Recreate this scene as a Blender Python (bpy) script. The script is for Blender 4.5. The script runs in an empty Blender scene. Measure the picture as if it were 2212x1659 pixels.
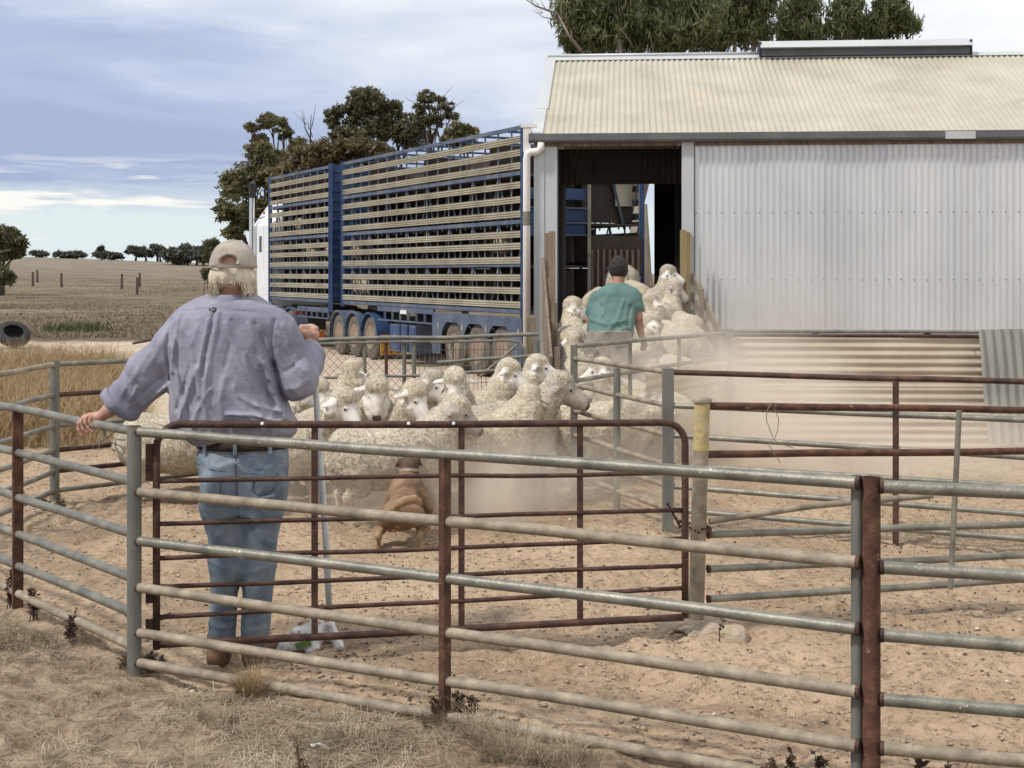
import bpy, math, random
import numpy as np
from mathutils import Vector
R = math.radians
S = bpy.context.scene
COL = S.collection
random.seed(7); rng = np.random.default_rng(7)

# ------------------------------------------------------------------ camera
cam_d = bpy.data.cameras.new('camera'); cam = bpy.data.objects.new('camera', cam_d); COL.objects.link(cam)
cam.location = (0, 0, 1.7); cam.rotation_euler = (R(90), 0, 0)
cam_d.sensor_width = 36; cam_d.lens = 3000/2212*36
cam_d.shift_y = -(829.5-590)/2212
cam_d.clip_start = 0.1; cam_d.clip_end = 5000
S.camera = cam
# ------------------------------------------------------------------ colour management
S.view_settings.view_transform = 'Standard'; S.view_settings.look = 'None'
S.view_settings.gamma = 1; S.view_settings.use_curve_mapping = False
S.view_settings.exposure = 0.66
# ------------------------------------------------------------------ sky and sun
SUN_EL, SUN_AZ = 52, -118      # azimuth measured from +Y towards +X: behind the camera, to the left
w = bpy.data.worlds.new('World'); S.world = w; w.use_nodes = True
nt = w.node_tree; nt.nodes.clear()
def N(nt, t, **k):
    n = nt.nodes.new(t)
    for a, b in k.items(): setattr(n, a, b)
    return n
def link(nt, a, b): nt.links.new(a, b)
out = N(nt, 'ShaderNodeOutputWorld'); bg = N(nt, 'ShaderNodeBackground'); bg.inputs[1].default_value = 0.70
sky = N(nt, 'ShaderNodeTexSky', sky_type='NISHITA'); sky.sun_disc = False
sky.sun_elevation = R(SUN_EL); sky.sun_rotation = R(SUN_AZ); sky.dust_density = 2.0; sky.ozone_density = 1.5
def vmath(nt, op, a, b):
    n = N(nt, 'ShaderNodeVectorMath', operation=op)
    link(nt, a, n.inputs[0])
    if isinstance(b, tuple): n.inputs[1].default_value = b
    else: link(nt, b, n.inputs[1])
    return n.outputs[0]
def fmath(nt, op, a, b=0.0, c=None, clamp=False):
    n = N(nt, 'ShaderNodeMath', operation=op); n.use_clamp = clamp
    for i, q in enumerate((a, b) if c is None else (a, b, c)):
        if isinstance(q, (int, float)): n.inputs[i].default_value = q
        else: link(nt, q, n.inputs[i])
    return n.outputs[0]
def noise(nt, vec, scale, detail=4, rough=.55, dist=0.0):
    n = N(nt, 'ShaderNodeTexNoise'); n.inputs['Scale'].default_value = scale
    n.inputs['Detail'].default_value = detail; n.inputs['Roughness'].default_value = rough
    n.inputs['Distortion'].default_value = dist
    if vec is not None: link(nt, vec, n.inputs['Vector'])
    return n.outputs[0]
def ramp(nt, fac, stops, interp='LINEAR'):
    n = N(nt, 'ShaderNodeValToRGB'); link(nt, fac, n.inputs[0]); r = n.color_ramp; r.interpolation = interp
    while len(r.elements) > 1: r.elements.remove(r.elements[-1])
    for i, (p, c) in enumerate(stops):
        e = r.elements[0] if i == 0 else r.elements.new(p)
        e.position = p
        e.color = (c, c, c, 1) if isinstance(c, (int, float)) else (*c, 1)
    return n.outputs[0]
def mixc(nt, fac, a, b, blend='MIX'):
    n = N(nt, 'ShaderNodeMix', data_type='RGBA', blend_type=blend)
    for s, q in ((n.inputs[0], fac), (n.inputs[6], a), (n.inputs[7], b)):
        if isinstance(q, (int, float)): s.default_value = q
        elif isinstance(q, tuple): s.default_value = (*q, 1)
        else: link(nt, q, s)
    return n.outputs[2]
tc = N(nt, 'ShaderNodeTexCoord'); D = tc.outputs['Generated']
sx = N(nt, 'ShaderNodeSeparateXYZ'); link(nt, D, sx.inputs[0])
skyc = vmath(nt, 'SCALE', sky.outputs[0], (0, 0, 0)); skyc.node.inputs[3].default_value = 0.115
# the air near the horizon is pale and a little green-blue; then broken bands, then a blue-grey cloud deck
elev = sx.outputs[2]
clear = mixc(nt, ramp(nt, elev, [(0, .92), (.05, .85), (.35, .45), (1, .2)]), skyc, (.74, .83, .86))
stretch = vmath(nt, 'MULTIPLY', D, (2.2, 2.2, 11.0))
nA = noise(nt, vmath(nt, 'ADD', stretch, (3.1, .4, 1.2)), .75, 5, .55, .35)
nB = noise(nt, vmath(nt, 'ADD', stretch, (7.7, 2.4, 5.2)), 2.4, 6, .58, .5)
nC = noise(nt, vmath(nt, 'MULTIPLY', D, (7., 7., 90.)), 1.0, 5, .5, .4)
tone = fmath(nt, 'ADD', fmath(nt, 'MULTIPLY', nA, .68), fmath(nt, 'MULTIPLY', nB, .32))
lift = ramp(nt, elev, [(0, 0.0), (.05, .0), (.09, .02), (.13, .10), (.20, .20), (1, .14)])
az = fmath(nt, 'MULTIPLY', sx.outputs[0], .30)
tone = fmath(nt, 'ADD', fmath(nt, 'ADD', tone, lift), az)
deck = ramp(nt, tone, [(.38, (.36, .43, .62)), (.49, (.45, .52, .70)), (.57, (.60, .66, .79)), (.66, (.76, .80, .86)), (.80, (.96, .965, .975))])
cover = ramp(nt, fmath(nt, 'ADD', elev, fmath(nt, 'MULTIPLY', fmath(nt, 'SUBTRACT', nB, .5), .09)), [(.040, 0.0), (.066, 1.0)])
c1 = mixc(nt, cover, clear, deck)
band = fmath(nt, 'MULTIPLY', ramp(nt, nC, [(.53, 0.0), (.60, 1.0)]), ramp(nt, elev, [(.018, 0.0), (.028, .9), (.06, .9), (.085, 0.0)]))
c2 = mixc(nt, band, c1, (.92, .90, .84))
link(nt, c2, bg.inputs[0]); link(nt, bg.outputs[0], out.inputs[0])

sun_d = bpy.data.lights.new('sun', 'SUN'); sun_d.energy = 2.3; sun_d.angle = R(7); sun_d.color = (1, .95, .87)
sun = bpy.data.objects.new('sun', sun_d); COL.objects.link(sun)
a_, e_ = R(SUN_AZ), R(SUN_EL)
sdir = Vector((math.sin(a_)*math.cos(e_), math.cos(a_)*math.cos(e_), math.sin(e_)))
sun.rotation_euler = sdir.to_track_quat('Z', 'Y').to_euler(); sun.location = (-10, -10, 20)

# ------------------------------------------------------------------ numeric helpers
def W(x, y, Y):                        # point seen at (x, y) of a 2212 x 1659 view at distance Y
    return np.array([(x-1106)/3000*Y, Y, 1.7-(y-590)/3000*Y])
def _h(ix, iy, iz, seed):
    n = (ix*374761393 + iy*668265263 + iz*2147483647 + seed*974634777) & 0xffffffff
    n = ((n ^ (n >> 13))*1274126177) & 0xffffffff
    n = ((n ^ (n >> 15))*2246822519) & 0xffffffff
    return ((n ^ (n >> 16)) & 0xffffff)/float(0xffffff)
def vnoise(x, y, z=0.0, seed=0):
    x, y, z = np.broadcast_arrays(np.asarray(x, float), np.asarray(y, float), np.asarray(z, float))
    fx, fy, fz = np.floor(x), np.floor(y), np.floor(z)
    ix, iy, iz = fx.astype(np.int64), fy.astype(np.int64), fz.astype(np.int64)
    u, v, t = x-fx, y-fy, z-fz
    u, v, t = u*u*(3-2*u), v*v*(3-2*v), t*t*(3-2*t)
    r = 0
    for a in (0, 1):
        for b in (0, 1):
            for c in (0, 1):
                r = r + _h(ix+a, iy+b, iz+c, seed)*(u if a else 1-u)*(v if b else 1-v)*(t if c else 1-t)
    return r*2-1
def fbm(x, y, z=0.0, seed=0, o=3):
    r = 0; a = 1; f = 1
    for i in range(o):
        r = r + a*vnoise(np.asarray(x)*f, np.asarray(y)*f, np.asarray(z)*f, seed+i); a *= .5; f *= 2.03
    return r
def sstep(a, b, x):
    t = np.clip((np.asarray(x, float)-a)/(b-a), 0, 1); return t*t*(3-2*t)
def base_z(x, y):
    x = np.asarray(x, float); y = np.asarray(y, float)
    z = -.24*sstep(14.2, 19.5, y)
    g = np.clip(y-42, 0, None); up = .00229*g**1.43
    up = np.where(y > 262, .00229*220**1.43 - (y-262)*.02, up)
    up = np.maximum(up, .3*(y > 262))
    side = np.clip(.75+(-55-x*250/np.maximum(y, 250))*.0068, .35, 1.1)
    z = z + up*np.where(y > 42, side, 1)
    z = z + .05*fbm(x*.25, y*.25, 0, 31, 2)*sstep(40, 60, y)
    return z
def gz(x, y):
    x = np.asarray(x, float); y = np.asarray(y, float)
    near = 1-sstep(13, 22, y)
    lum = .019*fbm(x*5.6, y*4.6, 0, 5, 3) + .012*fbm(x*15, y*13, 0, 9, 2) + .02*fbm(x*.9, y*.9, 0, 12, 2)
    dent = -.030*sstep(.30, .62, fbm(x*8, y*7, 0, 77, 1))
    dip = -.06*np.exp(-(((x+1.245)/.5)**2+(np.clip(np.abs(y-6.12)-.25, 0, None)/.28)**2))
    return base_z(x, y) + (lum+dent)*near*.9 + dip + .03*fbm(x*1.2, y*1.2, 0, 44, 2)*(1-near)

# ------------------------------------------------------------------ mesh helpers
ORG = {}
def setp(o, label=None, cat=None, group=None, kind=None):
    if label: o['label'] = label
    if cat: o['category'] = cat
    if group: o['group'] = group
    if kind: o['kind'] = kind
    return o
def thing(name, loc, label, cat, group=None):
    o = bpy.data.objects.new(name, None); COL.objects.link(o); o.empty_display_size = .2
    o.location = tuple(float(v) for v in loc); ORG[o.name] = np.array(loc, float)
    return setp(o, label, cat, group)
def link_obj(name, me, parent=None, loc=None):
    o = bpy.data.objects.new(name, me); COL.objects.link(o)
    if parent is not None: o.parent = parent
    if loc is not None: o.location = tuple(float(v) for v in loc)
    return o
def origin_of(o):
    r = np.zeros(3)
    while o is not None: r = r+np.array(o.location); o = o.parent
    return r
class MB:
    def __init__(s): s.V = []; s.F = []; s.n = 0
    def add(s, V, F):
        V = np.asarray(V, float); s.V.append(V); b = s.n
        s.F += [tuple(int(i)+b for i in f) for f in F]; s.n += len(V); return s
    def box(s, lo, hi):
        (a, b, c), (d, e, f) = lo, hi
        return s.add([(a,b,c),(d,b,c),(d,e,c),(a,e,c),(a,b,f),(d,b,f),(d,e,f),(a,e,f)],
                     [(0,3,2,1),(4,5,6,7),(0,1,5,4),(1,2,6,5),(2,3,7,6),(3,0,4,7)])
    def obox(s, c, ax, ay, az):          # centre and three half-axis vectors
        c, ax, ay, az = [np.asarray(q, float) for q in (c, ax, ay, az)]
        V = [c+i*ax+j*ay+k*az for k in (-1, 1) for (i, j) in ((-1,-1),(1,-1),(1,1),(-1,1))]
        return s.add(V, [(0,3,2,1),(4,5,6,7),(0,1,5,4),(1,2,6,5),(2,3,7,6),(3,0,4,7)])
    def bar(s, p, q, w, h, up=(0, 0, 1)):
        p, q = np.asarray(p, float), np.asarray(q, float); d = q-p; L = np.linalg.norm(d); d = d/L
        up = np.asarray(up, float)
        if abs(d@up) > .99: up = np.array([0, 1., 0])
        x = np.cross(d, up); x /= np.linalg.norm(x); y = np.cross(x, d)
        return s.obox((p+q)/2, d*L/2, x*w/2, y*h/2)
    def tube(s, pts, r, n=10, cap=True):
        pts = np.asarray(pts, float); m = len(pts); rr = np.broadcast_to(np.asarray(r, float), (m,))
        T = np.gradient(pts, axis=0); T /= np.linalg.norm(T, axis=1)[:, None]+1e-12
        ref = np.array([0, 0, 1.]) if abs(T[0][2]) < .9 else np.array([0, 1., 0])
        V = []; x = np.cross(T[0], ref); x /= np.linalg.norm(x)
        for i in range(m):
            x = x-T[i]*(x@T[i]); x /= np.linalg.norm(x)+1e-12; y = np.cross(T[i], x)
            a = np.arange(n)*2*math.pi/n
            V.append(pts[i]+rr[i]*(np.cos(a)[:, None]*x+np.sin(a)[:, None]*y))
        V = np.concatenate(V); F = []
        for i in range(m-1):
            for j in range(n):
                k = (j+1) % n; F.append((i*n+j, i*n+k, (i+1)*n+k, (i+1)*n+j))
        if cap: F.append(tuple(range(n))[::-1]); F.append(tuple((m-1)*n+j for j in range(n)))
        return s.add(V, F)
    def lathe(s, c, axis, prof, n=24, cap=True):    # profile of (distance along axis, radius)
        c = np.asarray(c, float); a = np.asarray(axis, float); a /= np.linalg.norm(a)
        ref = np.array([0, 0, 1.]) if abs(a[2]) < .9 else np.array([1., 0, 0])
        x = np.cross(a, ref); x /= np.linalg.norm(x); y = np.cross(a, x); V = []
        t = np.arange(n)*2*math.pi/n
        for d, r in prof: V.append(c+a*d+r*(np.cos(t)[:, None]*x+np.sin(t)[:, None]*y))
        F = []
        for i in range(len(prof)-1):
            for j in range(n):
                k = (j+1) % n; F.append((i*n+j, i*n+k, (i+1)*n+k, (i+1)*n+j))
        if cap: F.append(tuple(range(n))[::-1]); F.append(tuple((len(prof)-1)*n+j for j in range(n)))
        return s.add(np.concatenate(V), F)
    def grid(s, P):                        # P of shape (a, b, 3)
        a, b = P.shape[:2]; i = np.arange(a*b).reshape(a, b)
        Q = np.stack([i[:-1, :-1], i[1:, :-1], i[1:, 1:], i[:-1, 1:]], -1).reshape(-1, 4)
        return s.add(P.reshape(-1, 3), Q)
    def mesh(s, name, off=np.zeros(3), smooth=False):
        me = bpy.data.meshes.new(name)
        me.from_pydata((np.concatenate(s.V)-off).tolist(), [], s.F)
        if smooth: me.shade_smooth()
        return me
    def build(s, name, mat, parent=None, smooth=False, auto=None):
        if parent is None:
            V = np.concatenate(s.V); off = np.array([(V[:, 0].min()+V[:, 0].max())/2, (V[:, 1].min()+V[:, 1].max())/2, V[:, 2].min()])
        else: off = origin_of(parent)
        me = s.mesh(name, off, smooth); me.materials.append(mat)
        if auto: me.shade_smooth(); me.set_sharp_from_angle(angle=R(auto))
        return link_obj(name, me, parent, off if parent is None else None)
def fast_mesh(name, V, Q, smooth=False):       # quads or tris as one int array
    me = bpy.data.meshes.new(name); V = np.ascontiguousarray(V, np.float32); Q = np.ascontiguousarray(Q, np.int32); k = Q.shape[1]
    me.vertices.add(len(V)); me.vertices.foreach_set('co', V.ravel())
    me.loops.add(Q.size); me.loops.foreach_set('vertex_index', Q.ravel())
    me.polygons.add(len(Q)); me.polygons.foreach_set('loop_start', np.arange(len(Q), dtype=np.int32)*k)
    me.update(calc_edges=True)
    if smooth: me.shade_smooth()
    return me

# ------------------------------------------------------------------ signed-distance modelling (bodies, cloth, fleece)
class Sdf:
    def __init__(s, lo, hi, h):
        s.h = h; s.lo = np.asarray(lo, float); n = np.ceil((np.asarray(hi, float)-s.lo)/h).astype(int)+1
        s.ax = [s.lo[i]+h*np.arange(n[i]) for i in range(3)]; s.D = np.full(n, .5, np.float32)
    def _win(s, lo, hi):
        sl = []
        for i in range(3):
            a = max(0, int((lo[i]-s.lo[i])/s.h)); b = min(len(s.ax[i]), int((hi[i]-s.lo[i])/s.h)+2)
            if b <= a: return None
            sl.append(slice(a, b))
        return tuple(sl)
    def pts(s, sl): return np.meshgrid(s.ax[0][sl[0]], s.ax[1][sl[1]], s.ax[2][sl[2]], indexing='ij', sparse=True)
    def _put(s, sl, d, k, op):
        A = s.D[sl]
        if op == 'sub': A = -A
        if k > 0:
            h = np.clip(k-np.abs(A-d), 0, None)/k; m = np.minimum(A, d)-h*h*k*.25
        else: m = np.minimum(A, d)
        s.D[sl] = -m if op == 'sub' else m
    def cap(s, a, b, ra, rb=None, k=.03, op='add'):
        a, b = np.asarray(a, float), np.asarray(b, float); rb = ra if rb is None else rb
        m = max(ra, rb)+k+3*s.h; sl = s._win(np.minimum(a, b)-m, np.maximum(a, b)+m)
        if sl is None: return s
        X, Y, Z = s.pts(sl); v = b-a; L = v@v+1e-12
        t = np.clip(((X-a[0])*v[0]+(Y-a[1])*v[1]+(Z-a[2])*v[2])/L, 0, 1)
        d = np.sqrt((X-a[0]-t*v[0])**2+(Y-a[1]-t*v[1])**2+(Z-a[2]-t*v[2])**2)-(ra+(rb-ra)*t)
        s._put(sl, d, k, op); return s
    def ell(s, c, r, k=.03, M=None, op='add'):
        c = np.asarray(c, float); r = np.asarray(r, float); m = r.max()+k+3*s.h; sl = s._win(c-m, c+m)
        if sl is None: return s
        X, Y, Z = s.pts(sl); X, Y, Z = X-c[0], Y-c[1], Z-c[2]
        if M is not None:
            M = np.asarray(M, float); X, Y, Z = [M[i][0]*X+M[i][1]*Y+M[i][2]*Z for i in range(3)]
        q = np.sqrt((X/r[0])**2+(Y/r[1])**2+(Z/r[2])**2); g = np.sqrt((X/r[0]**2)**2+(Y/r[1]**2)**2+(Z/r[2]**2)**2)+1e-6
        s._put(sl, q*(q-1)/g, k, op); return s
    def loft(s, zs, cx, a, cy, b, k=.03, p=2.3, op='add'):     # stacked superellipses
        o = np.argsort(zs); zs, cx, a, cy, b = [np.asarray(q, float)[o] for q in (zs, cx, a, cy, b)]
        m = k+3*s.h; sl = s._win((min(cx-a)-m, min(cy-b)-m, zs[0]-m), (max(cx+a)+m, max(cy+b)+m, zs[-1]+m))
        X, Y, Z = s.pts(sl); zz = np.clip(Z, zs[0], zs[-1])
        CX, A, CY, B = [np.interp(zz, zs, q) for q in (cx, a, cy, b)]
        q = (np.abs((X-CX)/A)**p+np.abs((Y-CY)/B)**p)**(1/p)
        d = (q-1)*np.minimum(A, B)*.9; dz = np.maximum(zs[0]-Z, Z-zs[-1])
        d = np.where(dz > 0, np.sqrt(np.clip(d, 0, None)**2+dz**2), np.maximum(d, dz))
        s._put(sl, d, k, op); return s
    def field(s, fn): X, Y, Z = np.meshgrid(*s.ax, indexing='ij', sparse=True); s.D += fn(X, Y, Z).astype(np.float32); return s
    def nets(s):
        F = s.D; F = F.copy()
        for i in range(3):
            sl = [slice(None)]*3; sl[i] = 0; F[tuple(sl)] = .5; sl[i] = -1; F[tuple(sl)] = .5
        I = F < 0; c = [F.shape[0]-1, F.shape[1]-1, F.shape[2]-1]
        cnt = np.zeros(c, np.int8)
        for i in (0, 1):
            for j in (0, 1):
                for k in (0, 1): cnt += I[i:i+c[0], j:j+c[1], k:k+c[2]]
        idx = np.argwhere((cnt > 0) & (cnt < 8)); acc = np.zeros((len(idx), 3)); num = np.zeros(len(idx))
        for i in (0, 1):
            for j in (0, 1):
                for e in ((0, (0, i, j)), (1, (i, 0, j)), (2, (i, j, 0))):
                    o = np.array(e[1]); p = o.copy(); p[e[0]] = 1
                    f0 = F[tuple((idx+o).T)]; f1 = F[tuple((idx+p).T)]; m = (f0 < 0) != (f1 < 0)
                    t = np.where(m, f0/(f0-f1+1e-12*(f0 == f1)), 0)[:, None]
                    acc += np.where(m[:, None], o+(p-o)*t, 0); num += m
        V = (idx+acc/num[:, None])*s.h+s.lo
        G = np.full(c, -1, np.int64); G[tuple(idx.T)] = np.arange(len(idx)); Q = []
        for ax in range(3):
            sa = [slice(1, -1)]*3; sb = [slice(1, -1)]*3; sa[ax] = slice(0, -1); sb[ax] = slice(1, None)
            m = I[tuple(sa)] != I[tuple(sb)]; e = np.argwhere(m)
            off = np.array([1, 1, 1]); off[ax] = 0; e = e+off; f0 = I[tuple(e.T)]
            b, cc = [(1, 2), (2, 0), (0, 1)][ax]
            def g(db, dc):
                q = e.copy(); q[:, b] += db; q[:, cc] += dc; return G[tuple(q.T)]
            q = np.stack([g(-1, -1), g(0, -1), g(0, 0), g(-1, 0)], -1)
            q[~f0] = q[~f0][:, ::-1]; Q.append(q)
        return V, np.concatenate(Q)
def obj_from(name, V, Q, mat, parent=None, smooth=True, off=None):
    if off is None: off = origin_of(parent) if parent is not None else np.array([V[:, 0].mean(), V[:, 1].mean(), V[:, 2].min()])
    me = fast_mesh(name, V-off, Q, smooth)
    for m in (mat if isinstance(mat, (list, tuple)) else [mat]): me.materials.append(m)
    return link_obj(name, me, parent, off if parent is None else None)
def vnormals(V, Q):
    n = np.zeros_like(V); a = V[Q[:, 2]]-V[Q[:, 0]]; b = V[Q[:, 3 % Q.shape[1]]]-V[Q[:, 1]]
    f = np.cross(a, b)
    for i in range(Q.shape[1]): np.add.at(n, Q[:, i], f)
    return n/(np.linalg.norm(n, axis=1)[:, None]+1e-9)

# ------------------------------------------------------------------ materials
def mat(name, cols, scale=4., rough=.7, metal=0., bump=0., bscale=None, detail=5, stretch=None, speck=None, coord='Object', dist=0., spec=.4, trans=0.):
    m = bpy.data.materials.new(name); m.use_nodes = True; nt = m.node_tree; nt.nodes.clear()
    o = N(nt, 'ShaderNodeOutputMaterial'); b = N(nt, 'ShaderNodeBsdfPrincipled'); link(nt, b.outputs[0], o.inputs[0])
    b.inputs['Roughness'].default_value = rough; b.inputs['Metallic'].default_value = metal; b.inputs['Specular IOR Level'].default_value = spec
    v = N(nt, 'ShaderNodeNewGeometry').outputs['Position'] if coord == 'World' else N(nt, 'ShaderNodeTexCoord').outputs[coord]
    if stretch: v = vmath(nt, 'MULTIPLY', v, stretch)
    if len(cols) == 1: b.inputs['Base Color'].default_value = (*cols[0], 1); c = None
    else:
        n = noise(nt, v, scale, detail, .6, dist); k = len(cols)
        c = ramp(nt, n, [(.28+.44*i/(k-1), q) for i, q in enumerate(cols)])
    if speck:
        sc, col, thr = speck
        n2 = noise(nt, v, sc, 3, .6); c = mixc(nt, ramp(nt, n2, [(thr, 0.0), (thr+.035, 1.0)]), c if c is not None else cols[0], col)
    if c is not None: link(nt, c, b.inputs['Base Color'])
    if bump:
        bn = N(nt, 'ShaderNodeBump'); bn.inputs['Strength'].default_value = bump; bn.inputs['Distance'].default_value = .02
        link(nt, noise(nt, v, bscale or scale*4, 5, .6), bn.inputs['Height']); link(nt, bn.outputs[0], b.inputs['Normal'])
    if trans:
        t = N(nt, 'ShaderNodeBsdfTranslucent'); ms = N(nt, 'ShaderNodeMixShader'); ms.inputs[0].default_value = trans
        if c is not None: link(nt, c, t.inputs[0])
        else: t.inputs[0].default_value = (*cols[0], 1)
        link(nt, b.outputs[0], ms.inputs[1]); link(nt, t.outputs[0], ms.inputs[2]); link(nt, ms.outputs[0], o.inputs[0])
    return m
G = {}
G['pipe'] = mat('galvanised pipe', [(.12, .115, .095), (.21, .20, .165), (.31, .285, .225)], 9, .45, .35, .2, 60, speck=(30, (.58, .53, .43), .69), coord='World')
G['dusty'] = mat('dusty pipe', [(.14, .12, .09), (.26, .215, .155), (.39, .33, .24)], 12, .65, .1, .2, 50, speck=(26, (.20, .17, .13), .68), coord='World')
G['post'] = mat('weathered steel post', [(.11, .115, .105), (.18, .18, .155), (.27, .235, .18)], 6, .6, .3, .2, 50, stretch=(1, 1, .3), speck=(14, (.14, .065, .035), .66))
G['rust'] = mat('rusted steel', [(.04, .02, .015), (.095, .042, .026), (.18, .092, .055)], 13, .8, .1, .3, 60, speck=(30, (.27, .19, .13), .68))
G['rustdark'] = mat('dark rusted steel', [(.03, .018, .015), (.07, .034, .025), (.13, .068, .048)], 13, .7, .15, .35, 60, speck=(22, (.24, .17, .12), .70))
G['wire'] = mat('grey wire', [(.22, .19, .16)], rough=.6, metal=.4)
G['yellow'] = mat('chipped yellow paint', [(.30, .25, .17), (.38, .32, .21), (.46, .36, .15), (.50, .41, .22), (.46, .42, .33)], 26, .7, 0, .3, 60)
G['concrete'] = mat('concrete', [(.30, .24, .17), (.42, .34, .25)], 8, .95, 0, .6, 40)
G['roof'] = mat('cream roof sheet', [(.37, .34, .262), (.44, .408, .32), (.49, .462, .372)], 1.4, .55, .1, .05, 30, speck=(2.2, (.50, .43, .32), .66), coord='World')
G['wallm'] = mat('zinc wall sheet', [(.53, .545, .55), (.63, .64, .64), (.72, .725, .715)], 1.1, .42, .45, .06, 20, stretch=(1, 1, .35), coord='World')
G['flash'] = mat('pale flashing', [(.46, .48, .49), (.56, .57, .56)], 2, .5, .3, .05, 20, speck=(9, (.25, .25, .25), .72), coord='World')
G['gutter'] = mat('dark gutter', [(.09, .095, .10), (.15, .15, .145)], 3, .45, .3)
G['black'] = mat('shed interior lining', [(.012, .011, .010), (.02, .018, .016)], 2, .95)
G['pvc'] = mat('white plastic pipe', [(.68, .66, .62), (.76, .74, .70)], 3, .35)
G['wood'] = mat('weathered timber', [(.09, .065, .045), (.20, .155, .11), (.31, .25, .18)], 5, .9, 0, .5, 30, stretch=(4, 4, .5))
G['woodp'] = mat('pinkish timber', [(.20, .135, .095), (.31, .225, .165)], 5, .9, 0, .5, 30, stretch=(4, 4, .5))
G['woody'] = mat('yellowed timber', [(.24, .17, .08), (.34, .26, .13)], 5, .9, 0, .5, 30, stretch=(4, 4, .5))
G['tin'] = mat('dusty old tin', [(.40, .33, .245), (.47, .395, .30), (.54, .465, .36)], 2.5, .75, .1, .1, 30, speck=(5, (.33, .265, .20), .66))
G['tingrey'] = mat('grey old tin', [(.28, .29, .27), (.36, .37, .34), (.42, .41, .37)], 2, .6, .3, .1, 30)
G['blue'] = mat('blue trailer paint', [(.014, .035, .10), (.025, .058, .15), (.055, .09, .16)], 2, .5, 0, .05, 20)
G['bluedust'] = mat('dusty blue paint', [(.04, .06, .10), (.078, .105, .155), (.14, .155, .175)], 2.4, .6)
G['slat'] = mat('khaki alloy slat', [(.30, .275, .205), (.40, .37, .28), (.48, .45, .355)], 1.3, .5, .3, .05, 20, coord='World')
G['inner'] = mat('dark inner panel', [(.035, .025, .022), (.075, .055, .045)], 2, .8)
G['tyre'] = mat('dusty tyre', [(.05, .045, .038), (.12, .105, .085), (.20, .175, .14)], 5, .9, 0, .4, 30)
G['rim'] = mat('dusty rim', [(.20, .14, .10), (.33, .25, .185)], 4, .6, .2)
G['white'] = mat('white cab paint', [(.66, .68, .70), (.74, .75, .76)], 2, .3)
G['chrome'] = mat('chrome', [(.7, .7, .7)], rough=.15, metal=1.)
G['dark'] = mat('dark rubber', [(.02, .02, .022), (.035, .033, .032)], 3, .8)
G['glass'] = mat('dark glass', [(.02, .025, .03)], rough=.08, spec=.6)
G['orange'] = mat('orange reflector', [(.65, .16, .03)], rough=.4)
G['yel'] = mat('yellow marking', [(.62, .42, .05)], rough=.5)
G['red'] = mat('red marking', [(.45, .04, .03)], rough=.5)
# ------------------------------------------------------------------ ground: one sheet, fine near the yard, out past the horizon
rows = [-200., -60, -25, -12, -6, -3, 0, 1.5]
y = 2.6
while y < 14: rows.append(y); y *= 1.0062
while y < 60: rows.append(y); y *= 1.013
while y < 420: rows.append(y); y *= 1.02
rows += [500, 700, 1100, 2000, 4000]
ui = np.arange(-.46, .4601, .0046)
uo = np.array([.5, .56, .64, .75, .9, 1.1, 1.4, 2, 3.2, 6, 12, 30, 80])
uu = np.concatenate([-uo[::-1], ui, uo])
YY = np.array(rows)[:, None]; XX = uu[None, :]*np.maximum(YY, 3.2); YY = np.broadcast_to(YY, XX.shape)
ZZ = gz(XX, YY); Pg = np.stack([XX, YY, ZZ], -1)
nr, nc = XX.shape; ii = np.arange(nr*nc).reshape(nr, nc)
Qg = np.stack([ii[:-1, :-1], ii[:-1, 1:], ii[1:, 1:], ii[1:, :-1]], -1).reshape(-1, 4)
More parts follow.
